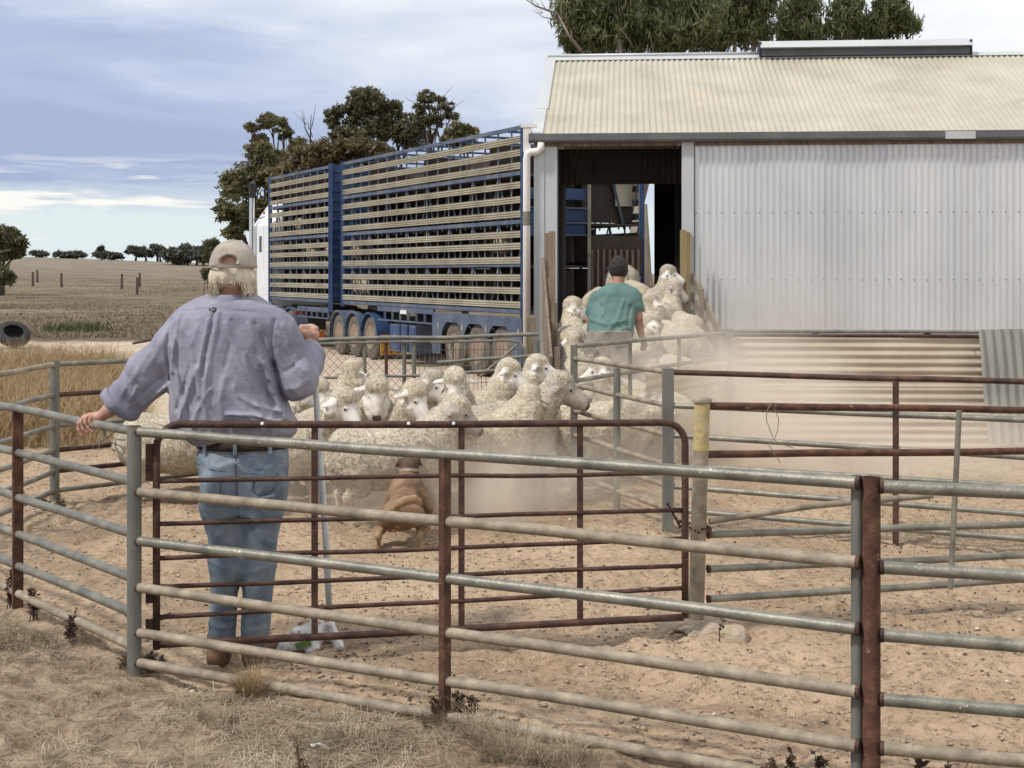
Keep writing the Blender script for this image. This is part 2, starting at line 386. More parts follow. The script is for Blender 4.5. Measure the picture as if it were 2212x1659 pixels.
def ground_mat():
    m = bpy.data.materials.new('ground soil'); m.use_nodes = True; nt = m.node_tree; nt.nodes.clear()
    o = N(nt, 'ShaderNodeOutputMaterial'); b = N(nt, 'ShaderNodeBsdfPrincipled'); link(nt, b.outputs[0], o.inputs[0])
    b.inputs['Roughness'].default_value = .95; b.inputs['Specular IOR Level'].default_value = .15
    P = N(nt, 'ShaderNodeNewGeometry').outputs['Position']
    s = N(nt, 'ShaderNodeSeparateXYZ'); link(nt, P, s.inputs[0]); x, y = s.outputs[0], s.outputs[1]
    n1 = noise(nt, P, .9, 6, .6); n2 = noise(nt, P, 9, 6, .62); n3 = noise(nt, P, 45, 3, .6); n4 = noise(nt, P, .12, 5, .6)
    n5 = noise(nt, vmath(nt, 'MULTIPLY', P, (.10, .17, 1)), 1.0, 7, .68)
    sand = ramp(nt, n1, [(.3, (.30, .216, .138)), (.5, (.40, .295, .196)), (.7, (.485, .37, .255))])
    sand = mixc(nt, ramp(nt, n2, [(.34, .45), (.5, 0.0)]), sand, (.27, .19, .13))
    sand = mixc(nt, ramp(nt, n2, [(.56, 0.0), (.72, .55)]), sand, (.56, .42, .31))
    nm = noise(nt, P, 22, 4, .65)
    sand = mixc(nt, ramp(nt, nm, [(.34, .75), (.47, 0.0)]), sand, (.17, .115, .075))
    sand = mixc(nt, ramp(nt, nm, [(.58, 0.0), (.70, .5)]), sand, (.54, .415, .30))
    sand = mixc(nt, ramp(nt, n3, [(.64, 0.0), (.72, .7)]), sand, (.13, .09, .06))
    # dry litter outside the front fence
    lit = ramp(nt, n2, [(.34, (.13, .095, .062)), (.5, (.25, .185, .125)), (.66, (.37, .28, .195))])
    fr = fmath(nt, 'ADD', fmath(nt, 'MULTIPLY', x, -.535), 5.13)       # the line of the front panels
    side = fmath(nt, 'SUBTRACT', fmath(nt, 'ADD', y, fmath(nt, 'MULTIPLY', fmath(nt, 'SUBTRACT', n1, .5), .9)), fr)
    f1 = ramp(nt, fmath(nt, 'ADD', fmath(nt, 'MULTIPLY', side, .5), .5), [(.42, 1.0), (.56, 0.0)])
    bl = fmath(nt, 'ADD', fmath(nt, 'MULTIPLY', x, -1.167), 4.10)
    s2 = fmath(nt, 'SUBTRACT', fmath(nt, 'ADD', y, fmath(nt, 'MULTIPLY', fmath(nt, 'SUBTRACT', n1, .5), .6)), bl)
    f2 = ramp(nt, fmath(nt, 'ADD', fmath(nt, 'MULTIPLY', s2, .5), .5), [(.42, 1.0), (.56, 0.0)])
    isl = ramp(nt, fmath(nt, 'ADD', fmath(nt, 'MULTIPLY', x, .5), 1.315), [(.49, 1.0), (.52, 0.0)])
    f = mixc(nt, isl, f1, f2)
    bare = ramp(nt, n1, [(.54, 0.0), (.66, .8)])
    f = mixc(nt, bare, f, (0., 0., 0.))
    col = mixc(nt, f, sand, lit)
    # pale vehicle track and forecourt behind the yards
    trk = ramp(nt, noise(nt, P, .5, 5, .6), [(.3, (.46, .36, .26)), (.6, (.58, .47, .355))])
    ty = ramp(nt, fmath(nt, 'MULTIPLY', fmath(nt, 'ADD', y, fmath(nt, 'MULTIPLY', fmath(nt, 'SUBTRACT', n4, .5), 5)), .01), [(.17, 0.0), (.20, 1.0), (.385, 1.0), (.395, 0.0)])
    col = mixc(nt, ty, col, trk)
    # dry paddock
    fld = ramp(nt, n5, [(.3, (.105, .08, .052)), (.45, (.155, .12, .08)), (.55, (.21, .165, .11)), (.7, (.28, .225, .155))])
    fld = mixc(nt, ramp(nt, noise(nt, vmath(nt, 'MULTIPLY', P, (.5, 1.2, 1)), 1.1, 6, .65), [(.4, .65), (.55, 0.0)]), fld, (.085, .07, .045))
    fy = ramp(nt, fmath(nt, 'MULTIPLY', fmath(nt, 'ADD', y, fmath(nt, 'MULTIPLY', fmath(nt, 'SUBTRACT', n1, .5), 3)), .01), [(.385, 0.0), (.40, 1.0)])
    col = mixc(nt, fy, col, fld)
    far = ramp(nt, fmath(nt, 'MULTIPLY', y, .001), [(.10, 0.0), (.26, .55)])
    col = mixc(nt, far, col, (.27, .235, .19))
    link(nt, col, b.inputs['Base Color'])
    bn = N(nt, 'ShaderNodeBump'); bn.inputs['Strength'].default_value = 1.; bn.inputs['Distance'].default_value = .045
    hh = fmath(nt, 'ADD', fmath(nt, 'ADD', n2, fmath(nt, 'MULTIPLY', nm, .6)), fmath(nt, 'MULTIPLY', n3, .25)); link(nt, hh, bn.inputs['Height']); link(nt, bn.outputs[0], b.inputs['Normal'])
    return m
G['ground'] = ground_mat()
gr = obj_from('ground', Pg.reshape(-1, 3), Qg, G['ground'], off=np.zeros(3)); setp(gr, kind='structure')

# ------------------------------------------------------------------ woolshed
w0 = np.array([.27, 17.0, 0.]); wu = np.array([.9968, -.0797, 0.]); wv = np.array([.0797, .9968, 0.]); wz = np.array([0, 0, 1.])
def L(u, v, z): return w0+wu*u+wv*v+wz*z
GL = -.24; EAVE = 3.38; RUN = 3.05; RISE = 1.42; FL = 1.10
shed = thing('wool_shed', L(4.5, 3, GL), 'long corrugated wool shed with cream roof and open doorway full of sheep', 'shed')
def corr(o, u, w_, n_, width, length, pitch=.0762, amp=.0105, seg=8, th=.0012, rag=0):
    u, w_, n_ = [np.asarray(q, float) for q in (u, w_, n_)]
    k = int(round(width/pitch*seg))+1; s = np.linspace(0, width, k); a = amp*np.sin(s/pitch*2*math.pi)
    m = 2 if not rag else 9; t = np.linspace(0, length, m)
    wob = (rng.normal(size=(m, k))*0) if not rag else rag*fbm(s[None, :]*3, t[:, None]*3, 0, 3, 2)
    P = np.asarray(o, float)+s[None, :, None]*u+t[:, None, None]*w_+(a[None, :, None]+wob[:, :, None])*n_
    mb = MB(); mb.grid(P); mb.grid(P[::-1]-n_*th*2); return mb
SHW = .762
nsheets = 13
# front wall sheets (door from u .285 to 1.80)
DL, DR = .285, 1.795
first = None; uw = DR+.155
proto = corr((0, 0, 0), wu, wz, -wv, SHW+.02, EAVE-.06-GL, amp=.0075).mesh('wall_sheet', smooth=True); proto.materials.append(G['wallm'])
k = 0
while uw+SHW*k < 9.6:
    link_obj('wall_sheet', proto, shed, L(uw+SHW*k, -.009*(k % 2)-.004*(k == 4), GL+.02)-origin_of(shed)); k += 1
UEND = uw+SHW*k
# flat flashings and jambs at the doorway
def flat(name, u0, u1, z0, z1, v0, v1, m, parent=shed):
    mb = MB(); mb.obox(L((u0+u1)/2, (v0+v1)/2, (z0+z1)/2), wu*(u1-u0)/2, wv*(v1-v0)/2, wz*(z1-z0)/2); return mb.build(name, m, parent)
flat('corner_flashing', 0, .125, GL, EAVE-.05, -.03, .03, G['flash'])
flat('wall_panel', .127, DL-.002, GL, EAVE-.05, -.018, .03, G['flash'])
flat('door_jamb', DR, DR+.145, GL, EAVE-.05, -.035, .03, G['flash'])
flat('door_jamb', DL-.02, DL+.012, FL, EAVE-.05, .032, .07, G['gutter'])
flat('wall_panel', DL, DR, GL, FL-.02, .0, .02, G['wood'])
for zz in (1.62, 2.43):                        # rows of roofing screws
    mb = MB(); q = uw+.0762*.25
    while q < UEND-.1: mb.lathe(L(q, -.0205, zz+.003*math.sin(q*9)), -wv, [(0, .009), (.006, .007), (.0065, .002)], 6); q += .1524
    s_ = mb.build('screw_row', G['gutter'], shed); s_['kind'] = 'stuff'
# gable end, back wall with the loading doorway, inner lining, floor
mb = MB(); V = [L(.02, 0, GL), L(.02, RUN*2, GL), L(.02, RUN*2, EAVE-.08), L(.02, RUN, EAVE+RISE-.08), L(.02, 0, EAVE-.08)]
V2 = [p+wu*.03 for p in V]; mb.add(V+V2, [(4, 3, 2, 1, 0), (5, 6, 7, 8, 9), (0, 1, 6, 5), (1, 2, 7, 6), (2, 3, 8, 7), (3, 4, 9, 8), (4, 0, 5, 9)]); mb.build('gable_wall', G['flash'], shed)
BL, BR, BT = .14, 1.60, 3.24                 # back doorway
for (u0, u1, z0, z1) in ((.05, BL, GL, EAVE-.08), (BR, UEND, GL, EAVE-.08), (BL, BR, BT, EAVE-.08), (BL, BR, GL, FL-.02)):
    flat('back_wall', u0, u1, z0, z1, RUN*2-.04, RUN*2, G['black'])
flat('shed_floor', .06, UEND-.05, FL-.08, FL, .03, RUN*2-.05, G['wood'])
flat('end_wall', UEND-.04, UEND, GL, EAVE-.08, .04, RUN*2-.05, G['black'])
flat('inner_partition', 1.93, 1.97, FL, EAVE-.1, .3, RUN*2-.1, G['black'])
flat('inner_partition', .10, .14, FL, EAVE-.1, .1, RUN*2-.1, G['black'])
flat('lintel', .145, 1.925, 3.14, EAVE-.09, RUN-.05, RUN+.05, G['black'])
mb = corr(L(.15, 1.2, 2.86), wu, wz, -wv, 1.75, .46); mb.build('inner_sheet', G['inner'], shed, smooth=True)
# roof sheets, both slopes
sl_ = np.array([RUN, RISE]); SLN = np.linalg.norm(sl_); sv = wv*RUN/SLN+wz*RISE/SLN; sn = np.cross(wu, sv)
sb = -wv*RUN/SLN+wz*RISE/SLN; snb = np.cross(sb, wu)
rp = corr((0, 0, 0), wu, sv, sn, SHW+.03, SLN+.10).mesh('roof_sheet', smooth=True); rp.materials.append(G['roof'])
rb = corr((0, 0, 0), wu, sb, snb, SHW+.03, SLN+.05).mesh('roof_sheet', smooth=True); rb.materials.append(G['roof'])
k = 0
while .1+SHW*k < UEND:
    link_obj('roof_sheet', rp, shed, L(.085+SHW*k, -.10, EAVE-.048)+sn*.003*(k % 2)-origin_of(shed))
    link_obj('roof_sheet', rb, shed, L(.085+SHW*k, 2*RUN+.05, EAVE-.026)+snb*.003*(k % 2)-origin_of(shed)); k += 1
def slab(name, u0, u1, t0, t1, h0, h1, m, back=False):
    a, n_ = (sb, snb) if back else (sv, sn); o = L(0, 2*RUN+.05 if back else -.10, EAVE-.048)
    mb = MB(); mb.obox(o+wu*(u0+u1)/2+a*(t0+t1)/2+n_*(h0+h1)/2, wu*(u1-u0)/2, a*(t1-t0)/2, n_*(h1-h0)/2); return mb.build(name, m, shed)
slab('barge_flashing', -.02, .12, 1.12, SLN+.02, .012, .02, G['flash']); slab('barge_flashing', -.03, .105, -.01, 1.10, .014, .024, G['flash'])
slab('ridge_cap', 0.0, UEND+.1, SLN-.06, SLN+.11, .013, .021, G['flash']); slab('ridge_cap', 0.0, UEND+.1, SLN-.08, SLN+.05, .013, .021, G['flash'], True)
mb = MB(); top = L(0, RUN+.0, EAVE+RISE+.035); mb.tube([top, L(3.28, RUN, EAVE+RISE+.035)], .022, 8); mb.build('ridge_roll', G['flash'], shed, smooth=True)
# raised ridge vent
uv0, uv1 = 3.04, 5.92; zt = EAVE+RISE-.03
flat('ridge_vent', uv0, uv1, zt, zt+.10, RUN-.16, RUN+.16, G['gutter'])
mb = MB(); P = []
for u_ in (uv0-.02, uv1+.02):
    P.append([L(u_, RUN-.26, zt+.105), L(u_, RUN-.10, zt+.20), L(u_, RUN, zt+.235), L(u_, RUN+.10, zt+.20), L(u_, RUN+.26, zt+.105)])
P = np.array(P).transpose(1, 0, 2); mb.grid(P); mb.grid(P[::-1]-wz*.01); mb.build('vent_cap', G['flash'], shed)
flat('vent_end', uv0-.03, uv0-.005, zt-.02, zt+.2, RUN-.17, RUN+.17, G['dark']); flat('vent_end', uv1+.005, uv1+.03, zt-.02, zt+.2, RUN-.17, RUN+.17, G['dark'])
# gutter and the boards under it
prof = [(-.12, .055), (-.125, -.02), (-.115, -.045), (-.03, -.05), (-.022, .03)]
mb = MB(); P = np.array([[L(u_, v_, EAVE-.045+z_) for (v_, z_) in prof] for u_ in (-.06, UEND+.1)]); mb.grid(P)
prof2 = [(v_+(.006 if v_ < -.08 else -.004), z_+.006) for v_, z_ in prof]; P2 = np.array([[L(u_, v_, EAVE-.045+z_) for (v_, z_) in prof2] for u_ in (-.06, UEND+.1)]); mb.grid(P2[::-1])
for u_ in (-.06, UEND+.1): mb.add([L(u_, v_, EAVE-.045+z_) for v_, z_ in prof], [(0, 1, 2, 3, 4)])
mb.build('gutter', G['gutter'], shed)
flat('gutter_joiner', 4.9, 5.25, EAVE-.085, EAVE+.005, -.13, -.126, G['flash'])
flat('eave_board', 0.0, UEND, EAVE-.135, EAVE-.05, -.034, -.019, G['wood'])
# white downpipe with elbow, grey joint and capped vent above
pz = L(-.045, -.07, 0)
mb = MB(); mb.tube([L(.09, -.085, EAVE-.09), L(.088, -.085, EAVE-.16), L(.05, -.085, EAVE-.20), L(-.03, -.085, EAVE-.205), L(-.075, -.085, EAVE-.23), L(-.085, -.085, EAVE-.29), L(-.085, -.085, GL+.05)], [.045, .047, .047, .047, .047, .045, .045], 14)
dp = mb.build('downpipe', G['pvc'], shed, smooth=True)
mb = MB(); mb.lathe(L(-.085, -.085, 2.28), wz, [(0, .047), (0, .049), (.17, .049), (.17, .047)], 14); mb.build('pipe_joint', G['post'], dp, auto=40)
mb = MB(); mb.obox(L(-.085, -.03, EAVE-.05), wu*.045, wv*.03, wz*.15); mb.obox(L(-.06, -.03, EAVE+.12), wu*.10, wv*.04, wz*.02); mb.build('post_cap', G['pvc'], shed)

# ------------------------------------------------------------------ ramp up to the shed door, with timber sides
RY0, RY1 = 12.9, 17.0
def ramp_z(y): return float(np.interp(y, [RY0, RY1], [.0, FL]))
ra = thing('loading_ramp', (1.25, 15, 0), 'sloping earth and timber ramp leading up into the shed doorway', 'ramp')
mb = MB(); n = 18
for i in range(n):
    y0 = RY0+(RY1-RY0)*i/n; y1 = RY0+(RY1-RY0)*(i+1)/n-.012
    x0 = .40+.0*i; x1 = 2.12
    mb2 = MB(); mb2.obox(((x0+x1)/2, (y0+y1)/2, (ramp_z(y0)+ramp_z(y1))/2-.03), ((x1-x0)/2, 0, 0), (0, (y1-y0)/2, (ramp_z(y1)-ramp_z(y0))/2), (0, 0, .028)); mb2.build('board', G['wood'], ra)
for sx_ in (.42, 2.10):
    mb = MB(); mb.add([(sx_-.03, RY0, GL), (sx_-.03, RY1-.05, GL), (sx_-.03, RY1-.05, FL-.07), (sx_-.03, RY0, -.07), (sx_+.03, RY0, GL), (sx_+.03, RY1-.05, GL), (sx_+.03, RY1-.05, FL-.07), (sx_+.03, RY0, -.07)],
       [(0, 3, 2, 1), (4, 5, 6, 7), (0, 1, 5, 4), (2, 3, 7, 6), (1, 2, 6, 5), (3, 0, 4, 7)]); mb.build('side_wall', G['wood'], ra)
rf = []
def race_side(x, ys, label, mats):
    t = thing('race_fence', (x, sum(ys)/len(ys), 0), label, 'fence', 'timber sides of the ramp')
    for i, (yy, ht) in enumerate(zip(ys, mats['h'])):
        z0 = ramp_z(yy); mb = MB(); mb.obox((x, yy, (z0+ht+GL)/2), (.027, 0, 0), (0, .03, 0), (.004*(i % 3-1), .0, (z0+ht-GL)/2)); mb.build('post', G[mats['m'][i]], t)
    for h in mats['rails']:
        for a, b in zip(ys[:-1], ys[1:]):
            mb = MB(); mb.bar((x+mats['in'], a, ramp_z(a)+h), (x+mats['in'], b-.01, ramp_z(b)+h), .025, mats['bh']); mb.build('board', G['wood'], t)
    return t
race_side(.43, [16.75, 15.6, 14.3, 13.1], 'grey and brown timber ramp side left of the doorway beside the downpipe', dict(h=[1.15, .92, 1.02, .95], m=['woodp', 'woodp', 'wood', 'wood'], rails=[.12, .34, .56, .78], bh=.17, **{'in': -.06}))
race_side(2.13, [16.8, 15.6, 14.5, 13.4], 'splintered timber ramp side right of the doorway against the tin wall', dict(h=[1.15, .80, .75, .72], m=['woody', 'wood', 'wood', 'wood'], rails=[.15, .38, .60], bh=.12, **{'in': .055}))
# tall grey corner post left of ramp, next to the downpipe
mb = MB(); mb.obox((.19, 13.9, .52), (.045, 0, 0), (0, .05, 0), (0, 0, .74)); o = mb.build('fence_post', G['wood']); setp(o, 'short dark timber corner post where the mesh fence meets the ramp', 'post')
mb = MB(); a = W(1193, 500, 15.2); mb.obox((a[0], 15.2, (a[2]+GL)/2), (.034, 0, 0), (0, .04, 0), (0, 0, (a[2]-GL)/2)); o = mb.build('timber_post', G['woodp']); setp(o, 'tall pinkish brown timber post standing left of the doorway', 'post')
mb = MB(); a = W(1476, 497, 16.6); mb.obox((a[0], 16.6, (a[2]+GL)/2), (.035, 0, 0), (0, .04, 0), (0, 0, (a[2]-GL)/2)); o = mb.build('timber_post', G['woody']); setp(o, 'yellow brown timber post at the right jamb of the doorway', 'post')

# ------------------------------------------------------------------ yard panels
def wob_pts(a, b, amp, n, seed):
    a, b = np.asarray(a, float), np.asarray(b, float); t = np.linspace(0, 1, n)[:, None]; P = a+(b-a)*t
    P[:, 2] += (amp*fbm(t[:, 0]*5, seed*3.7, 0, seed, 2))*np.sin(t[:, 0]*math.pi); return P
def panel(name, label, cat, A, B, hA, hB, mats, group=None, r=.0205, ends=(.03, .03), stays=(), weld=True, seed=1, rr=None):
    A, B = np.array([*A, 0.]), np.array([*B, 0.]); d = (B-A); Ln = np.linalg.norm(d); d = d/Ln
    t = thing(name, (A+B)/2+[0, 0, 0], label, cat, group)
    for i, (ha, hb) in enumerate(zip(hA, hB)):
        p = A+d*ends[0]; q = B-d*ends[1]; p[2], q[2] = ha, hb; mb = MB()
        rad = (rr[i] if rr else r)
        mb.tube(wob_pts(p, q, .006, 12, seed+i), rad, 12); rl = mb.build('rail', G[mats[i]], t, smooth=False, auto=50)
        if weld:
            for (c, s_) in ((p, 1), (q, -1)):
                mb = MB(); mb.lathe(c-d*s_*.012, d*s_, [(0, rad*1.12), (.006, rad*1.10), (.014, rad*1.01)], 10); mb.build('weld', G['rustdark'], rl, auto=60)
    for (f, hw, top, bot, m, kind) in stays:
        c = A+d*Ln*f; nrm = np.array([-d[1], d[0], 0]); mb = MB()
        g0 = float(gz(c[0], c[1])) if bot is None else bot
        if kind == 'flat': mb.obox((c[0], c[1], (top+g0)/2), d*hw, nrm*.026, (0, 0, (top-g0)/2))
        else: mb.tube([(c[0], c[1], g0), (c[0], c[1], top)], hw, 14)
        mb.build('upright', G[m], t, auto=50)
    return t
def post(label, xy, top, r, m, square=False, cap=None, cat='post', group='steel posts of the sheep yards', lean=(0, 0)):
    x, y = xy; g0 = float(gz(x, y))-.06; mb = MB()
    P = np.array([(x, y, g0), (x+lean[0], y+lean[1], top)])
    if square:
        mb.bar(P[0], P[1], r*2, r*2, (0, 1, 0)); o = mb.build('fence_post', G[m])
    else:
        mb.tube(P, r, 20, cap=False); mb.tube(P[::-1], r-.004, 20, cap=False)
        Vv = mb.V; n = 20      # rim between the outer and inner wall
        mb.F += [(20+j, 20+(j+1) % n, 40+((n-(j+1)) % n), 40+((n-j) % n)) for j in range(0)]
        mb.lathe(P[1]-np.array([0, 0, .03]), (0, 0, 1), [(0, r-.004), (.001, r-.004)], 20)
        o = mb.build('fence_post', G[m], auto=50)
    setp(o, label, cat, group); return o
Pc = (-1.632, 6.0)
H6 = [1.016, .757, .545, .345, .150, .02]
post('stout grey steel corner post with rusty top rim left of the man', Pc, 1.04, .031, 'post')
panel('yard_fence', 'front rail panel running from the grey corner post to the thick rusty post', 'fence panel', Pc, (1.123, 4.53), H6, [1.016, .757, .540, .335, .158, .018],
      ['pipe', 'dusty', 'pipe', 'dusty', 'dusty', 'dusty'], 'sheep yard panels', r=.0215, stays=[(.5, .012, 1.0, None, 'rust', 'flat')], seed=3, ends=(.03, .0))
post('slim grey steel post paired against the thick rusty post', (1.133, 4.56), 1.035, .020, 'post')
post('thick rusty brown pipe post in the right foreground', (1.152+.02, 4.53), 1.035, .0295, 'rust')
dD = (1.17+.02, 4.52)
panel('yard_fence', 'foreground rail panel leaving the thick rusty post at the right edge', 'fence panel', dD, (4.0, 3.62), [1.006, .743, .523, .314, .155, .02], [1.0, .75, .53, .33, .17, .03],
      ['pipe', 'pipe', 'pipe', 'pipe', 'dusty', 'dusty'], 'sheep yard panels', r=.0215, stays=[(.6, .012, 1.0, None, 'rust', 'flat')], seed=11, ends=(.02, .03))
Bend = (-1.632-1.02*1.86, 6.0+1.19*1.86)
hB = [1.016, .797, .572, .38, .229, .084]
panel('yard_fence', 'left side rail panel the older man rests his hand on', 'fence panel', Pc, Bend, hB, hB, ['pipe', 'pipe', 'pipe', 'pipe', 'pipe', 'dusty'], 'sheep yard panels', r=.0205,
      stays=[(.454, .010, 1.005, None, 'rust', 'flat')], seed=21)
post('grey end post of the left side panel outside the picture edge', Bend, 1.04, .03, 'post')
PK = (-3.376, 10.25); hC = [1.027, .80, .574, .392, .238, .094]
panel('yard_fence', 'short far left rail panel with a rusty upright behind the side panel', 'fence panel', (Bend[0]+.1, Bend[1]+.1), (PK[0], PK[1]), hC, hC, ['dusty', 'pipe', 'pipe', 'pipe', 'pipe', 'pipe'], 'sheep yard panels', r=.0195,
      stays=[(.33, .012, 1.01, None, 'rust', 'flat')], seed=31)
post('grey steel post with rusty top at the far left corner of the yard', PK, 1.05, .035, 'post')
KE = (-1.75, 11.87)
panel('yard_fence', 'rail panel running behind the older man from the far left post', 'fence panel', PK, KE, hC, hC, ['pipe', 'rustdark', 'pipe', 'rustdark', 'rustdark', 'pipe'], 'sheep yard panels', r=.0185, seed=41)
# gate between the corner post and the yellow post
YP = (.895, 6.58)
gate = thing('yard_gate', (-.3, 6.25, 0), 'dark rusted swing gate with rounded top corner behind the front panel', 'gate')
gA = W(338, 917, 6.02); gB = W(1480, 912, 6.45)
def gpt(f, h0, h1): return np.array([gA[0]+(gB[0]-gA[0])*f, 6.02+.43*f, h0+(h1-h0)*f])
def arc(c, e1, e2, r, n=6): return [c+e1*r*math.cos(t)+e2*r*math.sin(t) for t in np.linspace(0, math.pi/2, n)]
gd = np.array([gB[0]-gA[0], .43, 0]); gd /= np.linalg.norm(gd); up = np.array([0, 0, 1.])
GLen = math.hypot(gB[0]-gA[0], .43)
rA = .10; cA = gpt(rA/GLen, 1.043-rA, 0)*1; cA[2] = 1.043-rA; cB = gpt(1-rA/GLen, 0, 1.008-rA)*1; cB[2] = 1.008-rA
path = [gpt(0, .07, 0)]+[np.array([gA[0], 6.02, .5])]+arc(cA, -gd, up, rA)+[gpt(.25, 1.04, 1.008), gpt(.5, 1.035, 1.005), gpt(.75, 1.043, 1.004)]+arc(cB, up, gd, rA)+[np.array([*gpt(1, 0, 0)[:2], .5]), np.array([*gpt(1, 0, 0)[:2], .10])]
mb = MB(); mb.tube(path, .0165, 12); mb.build('frame', G['rustdark'], gate, smooth=True)
for i, (a, b) in enumerate([(.798, .773), (.612, .601), (.463, .468), (.34, .341), (.208, .238), (.09, .102)]):
    mb = MB(); mb.tube(wob_pts(gpt(.004, a, b), gpt(.996, a, b), .008, 10, 70+i), .0165 if i == 5 else .0105, 10); mb.build('bar', G['rustdark'], gate, smooth=True)
for f in (.285, .56, .79):
    mb = MB(); mb.bar(gpt(f, .095, .10), gpt(f, 1.035, 1.0), .028, .012, (0, 1, 0)); mb.build('brace', G['rustdark'], gate)
for h in (.88, .17, .30):
    mb = MB(); mb.obox((gA[0]-.030, 6.02, h), (.016, 0, 0), (0, .006, 0), (0, 0, .03 if h < .5 else .08)); mb.build('hinge', G['rustdark'], gate)
for xx in (.46, .49):
    pass
# white bird droppings and chips on the gate top
for f in (.46, .545, .19):
    mb = MB(); c = gpt(f, 1.045, 1.0); mb.lathe(c+[0, -.012, .004], (0, -.6, .8), [(0, .010), (.005, .006), (.006, .001)], 7); mb.build('dropping', G['pvc'], gate)
# yellow capped post in its concrete plug
yo = thing('gate_post', (YP[0], YP[1], 0), 'capped pipe post with chipped yellow paint standing in a broken concrete plug', 'post')
mb = MB(); mb.tube([(YP[0]-.025, YP[1], .0), (YP[0], YP[1], .86)], .037, 20); mb.build('pipe', G['dusty'], yo, auto=50)
mb = MB(); mb.tube([(YP[0], YP[1], .86), (YP[0]+.006, YP[1], 1.085)], .0375, 20); mb.build('painted_top', G['yellow'], yo, auto=50)
mb = MB(); mb.lathe((YP[0]+.006, YP[1], 1.085), (0, 0, 1), [(0, .040), (.003, .045), (.018, .046), (.024, .040), (.026, .02)], 20); mb.build('cap', G['dusty'], yo, auto=50)
sd = Sdf((YP[0]-.3, YP[1]-.3, -.12), (YP[0]+.3, YP[1]+.3, .12), .012)
sd.ell((YP[0]-.03, YP[1], -.01), (.19, .14, .075), .02).ell((YP[0]+.10, YP[1]-.05, -.02), (.12, .10, .065), .01).ell((YP[0]-.12, YP[1]-.10, .0), (.05, .05, .035), .004, op='sub').ell((YP[0]+.05, YP[1]-.15, .0), (.05, .05, .03), .004, op='sub')
sd.field(lambda X, Y, Z: .018*fbm(X*14+0*Y*Z, Y*14+0*X*Z, Z*14+0*X*Y, 4, 3)); V_, Q_ = sd.nets(); obj_from('concrete_plug', V_, Q_, G['concrete'], yo)
# chain round the gate end and the post
mb = MB(); c0 = np.array([YP[0], YP[1], .50])
for i in range(26):
    t = i/25*2*math.pi; p = c0+np.array([math.cos(t)*.075-.03, math.sin(t)*.07-.01, -.015*math.cos(t)+.012*math.sin(5*t)])
    t2 = t+.12; q = c0+np.array([math.cos(t2)*.075-.03, math.sin(t2)*.07-.01, -.015*math.cos(t2)+.012*math.sin(5*t2)]); mb.tube([p, (p+q)/2+[0, 0, .006*(-1)**i], q], .006, 6)
for i in range(5):
    p = c0+np.array([-.105-.012*i, -.06, .01+.022*i]); mb.tube([p, p+[-.008, .005, .012], p+[-.012, 0, .024]], .006, 6)
o = mb.build('latch_chain', G['rustdark']); setp(o, 'rusty chain looped round the yellow topped post and the gate', 'chain')
# panel right of the yellow post
E1 = (3.75, 7.30)
fE = (E1[0]-YP[0])/(2.54-YP[0])
def ex(a, b): return a+(b-a)*fE
pe = panel('yard_fence', 'rail panel with rusty top rail leaving the yellow topped post', 'fence panel', YP, E1, [1.07, .84, .459, .296, .154], [ex(1.07, 1.013), ex(.84, .802), ex(.459, .438), ex(.296, .277), .155],
      ['rust', 'rust', 'pipe', 'pipe', 'pipe'], 'sheep yard panels', r=.018, ends=(.045, .02), seed=51, stays=[])
pE = np.array(W(2072, 887, 6.78)); mb = MB(); qE = W(2053, 1273, 6.78); mb.tube([qE, pE], .0145, 10); mb.build('upright', G['pipe'], pe, auto=50)
mb = MB(); mb.tube([(YP[0]+.04, YP[1]-.005, .525), (YP[0]+.55, 6.66, .585), W(2014, 1070, 6.80)], .0155, 10); mb.build('brace', G['dusty'], pe, auto=50)
# mid-yard panels F and G
PF = (1.033, 9.2)
post('grey twin channel post in the middle of the yard behind the gate', PF, 1.07, .036, 'post', square=True)
pf = panel('yard_fence', 'long rail panel with a rusty upright crossing the middle of the right yard', 'fence panel', PF, (5.2, 7.55), [1.044, .823, .626, .427, .289, .134], [1.04, .80, .55, .40, .20, .06],
      ['rustdark', 'pipe', 'pipe', 'pipe', 'pipe', 'pipe'], 'sheep yard panels', r=.0185, ends=(.045, .02), seed=61, stays=[])
xF = (1935-1106)/3000; 
tF = (xF*9.2-1.033)/((5.2-1.033)+xF*1.65); cF = (1.033+4.167*tF, 9.2-1.65*tF)
mb = MB(); mb.obox((cF[0], cF[1], .505), (.016, -.006, 0), (.008, .02, 0), (0, 0, .525)); mb.build('upright', G['rustdark'], pf)
PG = (.487, 10.9)
post('tall slate grey post between the mob and the far right pen', PG, 1.135, .028, 'post', square=True)
panel('yard_fence', 'short dusty rail panel between the slate post and the twin channel post', 'fence panel', PG, PF, [1.03, .82, .62, .43, .27, .12], [1.044, .823, .626, .427, .289, .134],
      ['dusty', 'dusty', 'dusty', 'dusty', 'dusty', 'dusty'], 'sheep yard panels', r=.0185, ends=(.03, .045), seed=71, stays=[(.5, .026, 1.01, None, 'post', 'tube')])
PH = (2.04, 13.25)
ph = panel('yard_fence', 'dusty rail panel beside the sheep at the foot of the ramp', 'fence panel', PG, PH, [1.126, .853], [1.126, .90], ['pipe', 'pipe'], 'sheep yard panels', r=.019, ends=(.03, .06), seed=81, weld=False)
for px in (1361, 1467):
    q = (px-1106)/3000; t_ = (q*10.9-.487)/(1.553-q*2.35); c = (.487+1.553*t_, 10.9+2.35*t_); mb = MB(); mb.tube([(c[0], c[1], -.03), (c[0], c[1], 1.12)], .018, 10); mb.build('upright', G['pipe'], ph, auto=50)
post('thick dusty post at the corner of the tin clad pen', PH, 1.17, .06, 'post', square=True)
